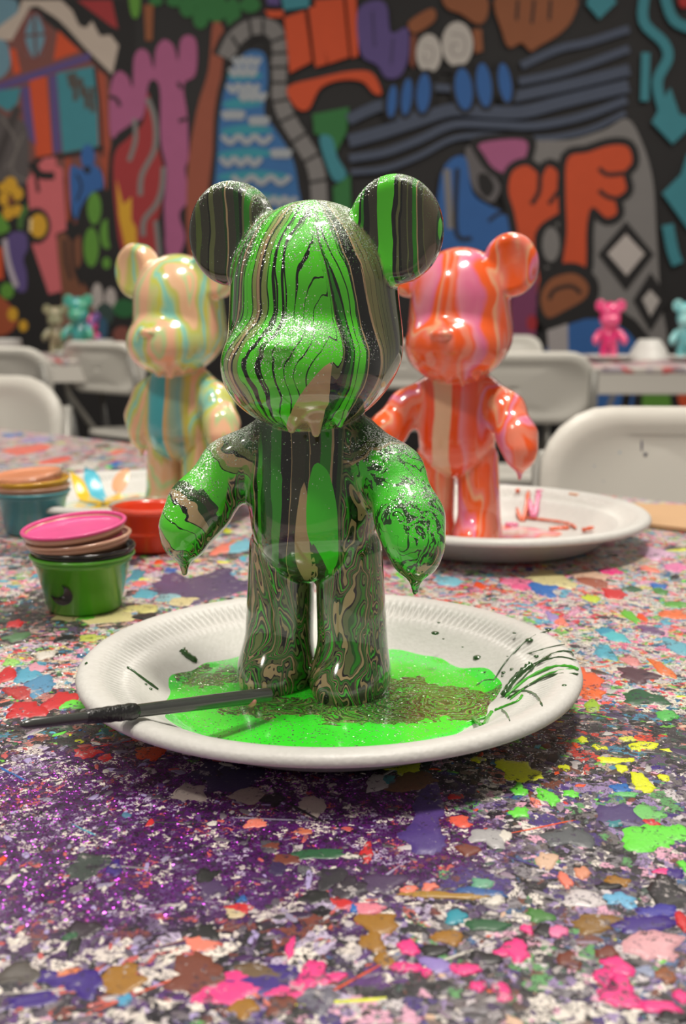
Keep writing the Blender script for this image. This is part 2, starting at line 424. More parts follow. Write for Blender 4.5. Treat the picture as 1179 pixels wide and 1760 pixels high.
def bear_meshes(h, tag_, larm=None):
    LEFT_ARM[0] = larm or ARM
    V, Q, N = nets(bearf, (-7.6, -6.2, -0.3), (7.6, 5.2, 24), h)
    g = np.stack(groups(V.astype(np.float32)), 1)
    fc = V[Q].mean(1); gf = np.stack(groups(fc.astype(np.float32)), 1); lab = gf.argmin(1)
    x, y, z = V[:, 0], V[:, 1], V[:, 2]
    A = {}
    w_ = lambda i, k=0.25: sst(np.delete(g, i, 1).min(1)-g[:, i], -k, k) if not isinstance(i, tuple) else sst(np.delete(g, list(i), 1).min(1)-g[:, list(i)].min(1), -k, k)
    A['wh'] = w_(0, .05); A['we'] = w_((1, 2), .05); A['wa'] = w_((4, 5), .5)
    A['wt'] = w_((3,), .12)*sst(-y, -1.5, -.3)
    # head field
    a = np.arctan2(x, -(y-0.1)+1e-6)*3.9
    a = a + 0.16*wob(V*np.array([1, 1, .5]), .9, 3)
    zs = [11.5, 12.5, 14, 15.5, 17, 19, 21, 22.5]
    a_s = np.interp(z, zs, [1.9, 2.0, 2.3, 2.35, 2.1, 1.85, 1.35, 1.0])
    dz = np.maximum(z-14.0, 0)
    bow = 0.45*np.exp(-((z-15.0)/1.6)**2)
    Fl = np.hypot(np.maximum(a_s-.32-a, 0)*(1.0-bow*.5), dz/3.5)
    Fl = Fl + 0.10*wob(V, .8, 9)
    Fr = np.hypot(np.maximum(a-a_s, 0), np.maximum(z-15.5, 0)/9.0)
    t = sst(a-a_s, -.22, .12)
    A['uh'] = Fl*(1-t) - Fr*t
    al = np.interp(z, [11.5, 12.4, 13.4, 14.5, 15.3, 15.8], [.2, .3, .75, 1.35, 1.95, 2.2])
    ar = np.interp(z, [11.5, 15.8], [1.95, 2.05])
    A['tanm'] = np.where(y < 0, np.minimum(a-al, ar-a), -1.0)
    # torso field in the direction seen from the front
    th = math.radians(18)
    xr = x*math.cos(th)+y*math.sin(th)
    xt = xr + .8 - .035*(z-9)**2*np.sign(xr)*.25 + .12*wob(V*np.array([1, 1, .35]), 1.3, 21)
    xt = xt + .45*sst(xr, .9, 2.2)*wob(V*np.array([1, 1, .5]), 1.6, 33)
    A['wt'] = A['wt']*(1-.95*sst(xt, 2.0, 2.2))
    A['ut'] = xt
    A['tant'] = 1 - np.hypot((xt-.52-.02*(z-8))/.28, (z-7.6)/2.4)
    A['grnt'] = 1 - np.hypot((xt-1.28-.08*(8-z))/.52, (z-8.2)/2.6)
    A['ue'] = np.where(x < 0, x+3.9, x-3.9)
    A['er'] = (x > 0).astype(float)
    ax_ = np.abs(x); A['ta'] = ((ax_-2.2)*3.2 + (y-.1)*-2.4 + (z-11.2)*-4.6)/(3.2**2+2.4**2+4.6**2)
    A['au'] = N[:, 2]*0.9 + (-N[:, 1])*0.25 + np.where(x > 0, .15, -.05)
    gl = sst(N[:, 2], .05, .85)*sst(z, 5.5, 9)
    gl = np.maximum(gl, .9*np.exp(-((x-.1)**2+(z-16.1)**2)/1.6)*(y < 0))
    A['gl'] = np.clip(gl*(1-.75*A['wt']), 0, 1)
    out = []
    for k, nm in enumerate(PARTS):
        q = Q[lab == k]; u, inv = np.unique(q, return_inverse=True)
        q = inv.reshape(q.shape)
        me = bpy.data.meshes.new('bear_'+nm)
        me.vertices.add(len(u)); me.vertices.foreach_set('co', (V[u]*np.array([.00985, .00985, .00975])).astype(np.float32).ravel())
        me.loops.add(q.size); me.loops.foreach_set('vertex_index', q.astype(np.int32).ravel())
        me.polygons.add(len(q)); me.polygons.foreach_set('loop_start', np.arange(0, q.size, 4, dtype=np.int32))
        me.polygons.foreach_set('loop_total', np.full(len(q), 4, np.int32))
        me.update(calc_edges=True); me.validate()
        me.polygons.foreach_set('use_smooth', [True]*len(me.polygons))
        me.normals_split_custom_set_from_vertices(N[u].tolist())
        for an, av in A.items():
            at = me.attributes.new(an, 'FLOAT', 'POINT'); at.data.foreach_set('value', av[u].astype(np.float32))
        out.append((nm, me))
    return out
FINE = bear_meshes(0.13, 'fine')
FINE_B = bear_meshes(0.17, 'fine', ARM_DOWN)
COARSE = bear_meshes(0.34, 'coarse')
def make_bear(label, meshes, mat, loc, yaw, group, drips=True):
    t = thing('bear_figurine', label, 'figurine', loc, -math.radians(yaw), group)
    for nm, me in meshes:
        o = bpy.data.objects.new(nm, me); C.objects.link(o); o.parent = t
        if len(me.materials) == 0: me.materials.append(mat)
        o.material_slots[0].link = 'OBJECT'; o.material_slots[0].material = mat
    return t
# ------------------------------------------------------------------ materials for the place
MFOAM = NT('white_foam')
_o = MFOAM.obj(); _v = MFOAM.vor(_o, 520, 'Distance')
MFOAM.P(col=MFOAM.mix(MFOAM.noise(_o, 300, 3), srgb((196, 195, 190)), srgb((212, 211, 207))), rough=0.42, spec=0.45, sss=0.0,
        nrm=MFOAM.bump(_v, 0.18, 0.0006)); MFOAM = MFOAM.mat
MCHAIR = simple('white_chair_plastic', (214, 211, 202), 0.4, var=.04, scale=9)
MFRAME = simple('grey_tube_metal', (150, 148, 142), 0.35, 0.3)
MSTEEL = simple('folding_leg_steel', (120, 120, 118), 0.35, 0.6)
MCARD = simple('tan_cardboard', (196, 158, 118), 0.75, var=.04, scale=30)
# vertex colour paint
def vcol_mat(name, rough=0.3, coat=0.3, noise_scale=900, bump=0.1, amt=.25, speck=False):
    m = NT(name); o = m.obj(); c = m.attr('Col', 'Color')
    n = m.noise(o, noise_scale, 3)
    if speck:
        sv = m.vmath('ADD', o, m.vmath('SCALE', m.noise(o, 900, 2, out='Color'), scale=.002))
        sm = m.math('GREATER_THAN', m.math('ADD', m.noise(sv, 520, 4, rough=.7), m.math('MULTIPLY', m.noise(o, 70, 2), .5)), .86)
        sc = m.ramp(m.sep(m.vor(sv, 300))[0], [(0, (44, 34, 50)), (.3, (96, 88, 96)), (.5, (60, 30, 76)), (.65, (188, 180, 180)), (.85, (50, 48, 50))])
        c = m.mix(m.math('MULTIPLY', sm, .85), c, sc)
    dk = m.mix(1.0, c, (1-amt, 1-amt, 1-amt, 1)); dk.node.blend_type = 'MULTIPLY'
    m.P(col=m.mix(n, dk, c), rough=rough, coat=coat, coatr=.15, nrm=m.bump(n, bump, .0004)); return m.mat
MSPLAT = vcol_mat('dried_paint_blobs', .42, .2, 1100, .3, .3, True)
MMURAL = vcol_mat('mural_spray_paint', .75, 0, 14, 0.0, .12)

# ------------------------------------------------------------------ room
def quad_slab(name, x0, x1, y0, y1, z0, z1, mat, kind='structure'):
    bm = bmesh.new(); bm_box(bm, (x0+x1)/2, (y0+y1)/2, (z0+z1)/2, x1-x0, y1-y0, z1-z0)
    return tag(bm_obj(name, bm, mat), kind=kind)
mf = NT('grey_concrete'); _o = mf.obj()
_n = mf.noise(_o, 3, 6); _s = mf.math('GREATER_THAN', mf.noise(_o, 40, 3), .66)
mf.P(col=mf.mix(_s, mf.mix(_n, srgb((96, 92, 90)), srgb((140, 134, 130))), srgb((60, 50, 60))), rough=.55)
WALLY = 6.0
quad_slab('floor', -4.2, 4.2, -1.5, WALLY+.2, -.1, 0, mf.mat)
wall = quad_slab('wall_back', -4.2, 4.2, WALLY, WALLY+.2, 0, 3.3, simple('black_wall_paint', (18, 15, 17), .7, scale=4))

def ngon(vs, fs, cols, pts2, col, Y, rev=False):
    """flat painted shape on the wall; pts2 pixel points -> wall plane"""
    base = len(vs); P3 = [on_y(p[0], p[1], Y) for p in pts2]
    tri = tessellate_polygon([[Vector((p.x, p.z, 0)) for p in P3]])
    for p in P3: vs.append((p.x, p.y, max(p.z, .02)))
    for t in tri:
        a, b, c = [P3[i] for i in t]
        nrm = (b-a).cross(c-a).y
        f = tuple(base+i for i in (t if nrm < 0 else t[::-1]))
        fs.append(f); cols.append(col)
MUR = []
def PG(col, *pts): MUR.append((col, [Vector(p) for p in pts]))
def SM(col, *pts): MUR.append((col, catmull([Vector(p) for p in pts], True, 4)))
def EL(col, cx, cy, rx, ry, rot=0):
    r = math.radians(rot)
    MUR.append((col, [Vector((cx+rx*math.cos(a)*math.cos(r)-ry*math.sin(a)*math.sin(r), cy+rx*math.cos(a)*math.sin(r)+ry*math.sin(a)*math.cos(r))) for a in [k*math.pi/11 for k in range(22)]]))
def ST(col, wd, *pts, closed=False):
    c = catmull([Vector(p) for p in pts], closed, 4) if len(pts) > 2 else [Vector(p) for p in pts]
    if closed: c.append(c[0]); c.append(c[1])
    for i in range(len(c)-1):                     # short overlapping quads with round joints
        d = c[i+1]-c[i]
        if d.length < .01: continue
        n = Vector((-d.y, d.x)).normalized()*wd/2; e = d.normalized()*wd*.12
        MUR.append((col, [c[i]-e+n, c[i]-e-n, c[i+1]+e-n, c[i+1]+e+n]))
def OUT(col, wd, pts): ST(col, wd, *pts, closed=True)
K = (17, 14, 16); OR = (190, 70, 30); TE = (52, 124, 136); MA = (156, 82, 122); RD = (148, 40, 44); BL = (38, 88, 150); SL = (66, 75, 94)
GY = (116, 113, 112); BR = (118, 62, 44); PU = (82, 66, 120); GN = (38, 104, 50); LI = (84, 136, 44); YE = (198, 150, 32); PK = (192, 94, 100); CR = (178, 164, 152)
BO = (132, 76, 44)
# house at the left
PG((112, 66, 60), (-60, 40), (50, 15), (150, 95), (188, 130), (196, 360), (-60, 360))
PG(K, (105, 0), (230, 0), (235, 200), (190, 130))
PG(RD, (132, 0), (192, 0), (203, 50), (190, 44))
EL((96, 132, 148), 60, 62, 20, 42); ST((90, 66, 66), 5, (58, 20), (62, 100)); ST((90, 66, 66), 5, (40, 62), (80, 58)); OUT((110, 60, 58), 5, [(60, 20), (80, 62), (60, 104), (40, 62)])
SM((96, 132, 148), (-20, 0), (28, 0), (26, 35), (10, 46), (-20, 40)); SM((96, 132, 148), (-10, 65), (12, 75), (18, 110), (5, 132), (-10, 130))
PG(CR, (38, 0), (105, 0), (124, 18), (136, 44), (148, 48), (158, 36), (172, 62), (190, 60), (204, 78), (193, 128), (150, 86), (98, 32), (64, 10), (52, 12), (20, 70), (0, 68), (-20, 60), (30, 22))
ST(K, 7, (60, 14), (100, 38), (150, 92), (192, 134))
PG(OR, (100, 52), (137, 88), (92, 104)); PG(OR, (16, 84), (27, 84), (36, 124), (24, 128))
PG(OR, (50, 137), (80, 131), (90, 265), (62, 271)); PG(PU, (-30, 152), (155, 90), (155, 104), (-30, 166))
PG(PU, (84, 130), (97, 128), (106, 260), (92, 264)); PG(PU, (36, 150), (50, 148), (62, 250), (44, 232))
PG(TE, (97, 126), (160, 114), (176, 250), (108, 263)); PG(TE, (-20, 158), (36, 150), (30, 178), (14, 192), (-20, 170))
for a in ((118, 128, 124, 150), (128, 126, 130, 172), (138, 135, 142, 165), (146, 150, 150, 185), (158, 150, 160, 192), (134, 140, 152, 168)): ST((72, 66, 62), 9, a[:2], a[2:])
PG((150, 66, 44), (165, 120), (182, 128), (194, 335), (178, 330), (170, 260)); ST(K, 5, (163, 118), (172, 200), (178, 330)); ST(K, 8, (60, 275), (120, 266), (178, 254))
SM((78, 72, 72), (-20, 190), (10, 200), (45, 215), (50, 290), (40, 345), (-20, 345)); ST((56, 50, 50), 14, (-10, 290), (30, 185)); ST((100, 94, 92), 5, (2, 200), (30, 250), (10, 290)); ST((104, 98, 94), 4, (40, 230), (20, 290), (45, 310))
PG(K, (-60, 300), (40, 320), (60, 290), (200, 330), (400, 330), (420, 640), (-60, 640))
PG(PK, (46, 310), (75, 272), (108, 290), (114, 395), (96, 402), (108, 500), (84, 506), (56, 424)); ST(K, 14, (55, 280), (68, 300), (92, 302)); ST(K, 6, (60, 290), (66, 330)); ST(PK, 12, (76, 278), (95, 276))
PG((152, 66, 42), (112, 272), (122, 270), (120, 380), (114, 380)); PG((152, 66, 42), (172, 268), (190, 275), (196, 330), (182, 330))
EL(BL, 151, 270, 12, 22); SM(BL, (122, 285), (140, 290), (165, 285), (178, 310), (170, 345), (148, 378), (126, 370), (120, 320)); ST(K, 4, (132, 300), (140, 320), (132, 345)); EL(K, 150, 292, 6, 7); ST((120, 60, 50), 8, (128, 380), (140, 386))
EL(K, 176, 400, 46, 75)
for e in ((162, 358, 12, 28), (184, 402, 12, 26), (157, 425, 13, 34), (194, 366, 8, 20), (183, 452, 7, 10), (206, 428, 6, 8)): EL(LI, *e)
for a in ((18, 318, 12), (30, 333, 10), (8, 342, 10), (30, 362, 9), (14, 366, 10), (4, 322, 7)): EL(YE, a[0], a[1], a[2], a[2]*1.2)
EL((110, 60, 30), 19, 345, 6, 9); SM(LI, (-20, 360), (4, 372), (16, 396), (-20, 402)); SM((64, 104, 44), (32, 372), (46, 350), (46, 385), (32, 394))
EL(K, 63, 388, 24, 31); EL(YE, 66, 388, 15, 21); ST((214, 190, 140), 5, (53, 376), (52, 398))
SM(PU, (14, 405), (42, 400), (48, 425), (40, 445), (46, 470), (44, 500), (26, 496), (10, 455)); ST((170, 160, 170), 9, (8, 412), (14, 450), (28, 492)); PG(OR, (-30, 425), (4, 425), (6, 480), (-30, 482))
SM((150, 70, 36), (-20, 505), (14, 520), (30, 552), (10, 575), (-20, 570)); EL(LI, 12, 500, 12, 14); EL(YE, 22, 540, 9, 12); EL(YE, 40, 560, 8, 10)
SM((110, 66, 44), (98, 412), (112, 402), (124, 415), (138, 405), (140, 450), (128, 470), (152, 500), (158, 560), (112, 570), (106, 500)); ST(K, 5, (112, 412), (114, 450), (122, 480)); ST(K, 5, (124, 410), (126, 455), (140, 490)); SM((122, 76, 66), (110, 520), (135, 510), (150, 560), (150, 600), (116, 600))
EL((168, 160, 156), 167, 512, 10, 26); EL((168, 160, 156), 190, 514, 10, 20); EL((40, 62, 58), 180, 540, 16, 20); EL((40, 80, 108), 176, 565, 9, 20); EL((24, 90, 46), 214, 530, 20, 16); EL((120, 66, 56), 210, 575, 16, 14)
# dripping pink hand and flames
SM(MA, (188, 170), (194, 134), (206, 122), (220, 132), (228, 150), (230, 100), (242, 84), (256, 92), (264, 118), (268, 84), (282, 68), (298, 78), (306, 104), (310, 70), (324, 60), (338, 74), (336, 128), (316, 146), (322, 200), (324, 270), (318, 292), (326, 340), (308, 368), (318, 410), (302, 460), (300, 540), (282, 540), (286, 440), (276, 380), (282, 300), (262, 240), (206, 236), (190, 232))
SM(K, (256, 142), (274, 150), (276, 240), (286, 292), (282, 350), (276, 450), (194, 446), (188, 262), (224, 214), (246, 200))
SM(RD, (254, 158), (264, 200), (270, 245), (282, 300), (276, 360), (266, 400), (272, 448), (216, 446), (198, 360), (196, 268), (222, 236), (246, 210))
PG(YE, (200, 308), (212, 352), (226, 338), (226, 378), (234, 392), (236, 440), (216, 430), (204, 372))
ST(GY, 9, (254, 170), (266, 205), (266, 255), (244, 300), (241, 335)); ST(GY, 8, (231, 205), (233, 240), (222, 276)); ST(GY, 9, (281, 288), (278, 325), (268, 352), (248, 378), (246, 405)); ST(GY, 8, (268, 380), (274, 440))
ST(K, 6, (188, 166), (200, 170), (206, 182)); ST(K, 6, (306, 142), (312, 152)); ST(K, 6, (308, 208), (320, 204))
# foliage, trunks
SM(LI, (222, -20), (240, -20), (240, 20), (232, 32), (224, 18)); PG(BO, (247, 8), (264, 8), (262, 70), (250, 70))
SM((140, 72, 52), (366, 40), (384, 50), (382, 120), (372, 200), (364, 300), (370, 440), (326, 440), (322, 300), (338, 190), (358, 120)); 
for e in ((322, 12, 14, 18), (345, 30, 14, 20), (372, 14, 20, 24), (400, 22, 14, 26), (430, 8, 18, 14), (300, 2, 14, 10), (352, 2, 24, 12), (268, 2, 12, 8)): EL(GN, *e)
# river and cobbled path
PTH = [(388, 96), (404, 66), (434, 46), (468, 50), (482, 82), (478, 135), (488, 190), (516, 240), (540, 282), (548, 330), (550, 420)]
ST(K, 46, *PTH); ST(GY, 28, *PTH)
for a in ((398, 62, 412, 84), (428, 34, 432, 62), (452, 34, 452, 62), (492, 62, 466, 72), (497, 90, 466, 92), (496, 115, 462, 116), (496, 142, 462, 142), (498, 170, 466, 176), (510, 196, 476, 212), (528, 228, 494, 250), (552, 262, 516, 282), (564, 308, 530, 314), (566, 356, 532, 356)): ST(K, 5, a[:2], a[2:])
SM(K, (438, 76), (462, 92), (468, 140), (464, 190), (482, 220), (508, 262), (524, 320), (526, 420), (366, 420), (366, 260), (372, 170), (390, 110), (416, 84))
SM((46, 98, 152), (440, 86), (456, 96), (460, 140), (454, 192), (470, 218), (500, 266), (512, 320), (514, 410), (376, 410), (374, 260), (380, 180), (396, 124), (420, 92))
for (x0, x1, y) in ((392, 452, 128), (384, 452, 176), (382, 470, 222), (378, 486, 262), (378, 500, 300), (380, 506, 340), (380, 508, 380)): SM((46, 134, 150), (x0, y), ((x0+x1)/2, y-8), (x1, y+2), ((x0+x1)/2+8, y+9), (x0+8, y+10))
def wave(x0, x1, y, w=10): ST((150, 156, 162), w, *[(x0+(x1-x0)*k/6, y + (7 if k % 2 else -4)) for k in range(7)])
for a in ((402, 446, 104), (396, 440, 122, ), (392, 444, 150), (412, 456, 164), (384, 418, 196), (430, 460, 206), (382, 466, 238), (380, 448, 276), (468, 498, 262), (400, 498, 308), (384, 440, 344), (452, 508, 344), (384, 500, 384)): wave(*a)
# orange house in the middle
for q in (((488, 30), (524, 18), (536, 106), (498, 126)), ((530, 14), (548, 8), (562, 110), (542, 116)), ((540, 0), (590, -4), (600, 98), (564, 110)), ((594, -10), (612, -10), (616, 96), (604, 100)), ((455, 18), (488, 18), (486, 30), (462, 30))): PG(OR, *q)
SM(OR, (494, 150), (546, 134), (604, 122), (640, 126), (656, 160), (642, 160), (622, 140), (584, 138), (550, 152), (530, 188), (508, 184))
PG(TE, (482, -10), (532, -10), (532, 12), (488, 18)); PG(PU, (456, -10), (478, -10), (482, 10), (460, 8))
PG(GN, (537, 196), (600, 184), (596, 226), (578, 262), (562, 236), (540, 230)); SM(TE, (549, 236), (570, 236), (580, 270), (596, 300), (576, 312), (560, 280)); PG(GN, (572, 322), (602, 300), (604, 390), (576, 390))
SM(PU, (614, 22), (638, 2), (664, 8), (672, 56), (700, 48), (702, 96), (688, 130), (664, 134), (648, 112), (620, 92)); ST((60, 48, 90), 5, (640, 20), (644, 80)); ST((60, 48, 90), 5, (676, 66), (672, 110))
# brown figure with big eyes
SM(BO, (704, 36), (742, 14), (748, 34), (718, 56), (704, 52)); SM(BO, (764, -8), (832, -8), (838, 26), (822, 42), (792, 24), (768, 14)); PG(BO, (812, 50), (828, 50), (830, 88), (816, 92)); PG(BR, (706, 60), (716, 60), (712, 118), (704, 110))
EL((176, 170, 164), 737, 92, 22, 34); EL((176, 170, 164), 786, 76, 27, 39); PG(K, (716, 122), (736, 118), (756, 128), (716, 134)); ST((140, 134, 130), 3, (728, 80), (744, 84), (742, 104), (730, 106), (730, 92)); ST((140, 134, 130), 3, (776, 58), (798, 64), (798, 92), (780, 94), (776, 78), (788, 76)); PG(K, (764, 116), (790, 110), (806, 118), (764, 126))
SM(BO, (856, -10), (982, -10), (986, 28), (962, 58), (926, 80), (912, 88), (896, 74), (876, 82), (864, 58)); ST(K, 5, (890, 0), (888, 34)); ST(K, 5, (918, 0), (914, 40)); ST(K, 5, (946, 0), (944, 34))
ST(SL, 14, (897, 112), (960, 84), (1012, 72), (1080, 50)); ST(SL, 14, (893, 140), (950, 128), (1004, 112), (1080, 84)); ST(SL, 19, (884, 166), (950, 152), (1010, 138), (1080, 120))
ST(SL, 19, (600, 205), (660, 180), (690, 198), (740, 190)); ST(SL, 22, (602, 242), (660, 226), (720, 206), (780, 188), (840, 192), (900, 192), (970, 174), (1078, 148))
ST(SL, 14, (602, 272), (660, 262), (720, 240), (780, 214), (850, 214), (920, 216), (1000, 200), (1076, 172)); ST(SL, 10, (604, 296), (660, 290), (720, 268), (780, 238), (850, 232), (930, 238), (1010, 224), (1074, 194)); ST(SL, 13, (745, 150), (775, 152))
for e in ((674, 174, 8, 28, 6), (699, 166, 9, 32, 6), (728, 160, 12, 34, 4), (797, 153, 15, 36, -6), (832, 146, 13, 38, -6), (868, 142, 11, 34, -8)):
    EL(K, e[0], e[1], e[2]+8, e[3]+7, e[4])
    EL(BL, *e)
# teal drips right
ST(TE, 18, (1110, -20), (1106, 36), (1140, 72), (1148, 100), (1130, 140), (1140, 190)); ST(TE, 18, (1140, -20), (1158, 34), (1200, 52)); ST(TE, 15, (1110, 92), (1108, 172)); PG(TE, (1152, 150), (1168, 196), (1200, 206), (1156, 248), (1120, 210)); PG(TE, (1008, 8), (1030, 33), (1060, 4), (1052, -10), (1012, -10)); EL((160, 36, 34), 1176, 2, 10, 12)
PG(TE, (1138, 332), (1170, 300), (1182, 262), (1210, 340), (1184, 396)); ST(TE, 20, (1148, 388), (1156, 430), (1164, 452))
# grey field, gloves, stars
SM(GY, (905, 246), (980, 240), (1040, 222), (1078, 204), (1104, 246), (1122, 310), (1128, 400), (1134, 500), (1138, 620), (1000, 620), (920, 520), (900, 420), (888, 300))
SM((92, 88, 90), (800, 256), (826, 250), (840, 290), (860, 320), (846, 348), (818, 330), (806, 300)); SM(K, (822, 300), (838, 300), (850, 322), (838, 340), (824, 326))
SM(BL, (758, 300), (798, 268), (812, 330), (838, 352), (880, 372), (884, 398), (836, 432), (758, 432)); ST(GY, 12, (768, 292), (774, 392)); ST(K, 8, (786, 290), (784, 400), (810, 410)); ST(K, 6, (840, 380), (860, 366), (880, 370))
SM(K, (814, 236), (912, 230), (916, 274), (884, 312), (846, 302), (818, 268)); SM(MA, (826, 246), (900, 240), (903, 270), (880, 298), (850, 290), (832, 266))
g1 = [(874, 330), (880, 296), (904, 284), (922, 296), (930, 306), (942, 286), (958, 296), (958, 326), (974, 340), (974, 358), (950, 372), (926, 390), (918, 420), (928, 500), (892, 500), (892, 420), (884, 366)]
g2 = [(976, 272), (1010, 262), (1048, 250), (1078, 252), (1086, 278), (1072, 298), (1076, 326), (1058, 342), (1060, 366), (1042, 374), (1018, 356), (1008, 390), (1004, 470), (968, 470), (974, 400), (972, 330)]
OUT(K, 26, g1); SM(OR, *g1); OUT(K, 26, g2); SM(OR, *g2)
ST(K, 8, (928, 300), (926, 330), (914, 350)); ST(K, 7, (960, 328), (944, 350)); ST(K, 8, (1030, 290), (1044, 300), (1072, 298)); ST(K, 8, (1030, 328), (1044, 338), (1060, 342))
EL(K, 946, 420, 22, 38); EL(GY, 947, 420, 15, 30)
PG(K, (1076, 380), (1124, 437), (1076, 500), (1028, 437)); PG((176, 168, 164), (1076, 402), (1108, 436), (1077, 474), (1044, 436))
PG(K, (1118, 468), (1152, 516), (1118, 570), (1088, 516)); PG((170, 164, 160), (1118, 498), (1134, 516), (1118, 544), (1104, 514))
PG((112, 48, 86), (884, 440), (924, 452), (920, 600), (872, 600)); SM(K, (924, 500), (940, 462), (990, 452), (1026, 480), (1024, 520), (980, 560), (930, 560)); SM(BO, (932, 500), (950, 478), (986, 470), (1010, 488), (1006, 512), (970, 534), (942, 546), (930, 524)); ST(K, 7, (944, 514), (954, 498), (982, 492), (998, 504)); EL((150, 30, 40), 914, 555, 9, 14)
EL(K, 1020, 640, 112, 118); EL(BL, 1020, 645, 92, 98); PG((156, 150, 150), (940, 568), (976, 556), (978, 720), (950, 720))
PG(BL, (1020, 660), (1092, 660), (1080, 740), (1030, 740)); PG(K, (1092, 660), (1200, 660), (1200, 760), (1080, 760)); PG(LI, (1106, 660), (1148, 660), (1160, 740), (1100, 740)); SM(OR, (1164, 664), (1200, 664), (1200, 720), (1176, 716)); ST(GY, 9, (1058, 668), (1046, 700))
vs, fs, cols = [], [], []
for i, (c_, pts) in enumerate(MUR):
    ngon(vs, fs, cols, pts, c_, WALLY - .0015 - i*.00004)
me = bpy.data.meshes.new('mural'); me.from_pydata(vs, [], fs)
ca = me.color_attributes.new('Col', 'FLOAT_COLOR', 'CORNER')
arr = []
for c_ in cols:
    q = srgb(c_); arr += list(q)*3
ca.data.foreach_set('color', arr)
mu = link('mural', me, MMURAL, wall); tag(mu, 'graffiti style mural of bright cartoon shapes with black outlines', kind='structure')

# ------------------------------------------------------------------ the painted table
p1 = on_z(0, 737, TZ); p2 = on_z(1179, 866, TZ)
ed = (p2-p1); ed.z = 0; ed.normalize(); nrm = Vector((-ed.y, ed.x, 0))       # nrm points away from camera
if nrm.y < 0: nrm = -nrm
TW, TL = 1.0, 2.44
mid = (p1+p2)/2 + ed*0.15
cen = mid - nrm*TW/2
trot = math.atan2(ed.y, ed.x)
table = thing('folding_table', 'long folding table under a thick crust of spilled multicoloured paint', 'table', (cen.x, cen.y, 0), trot)
TM = Matrix.Translation((cen.x, cen.y, 0)) @ Matrix.Rotation(trot, 4, 'Z'); TMI = TM.inverted()

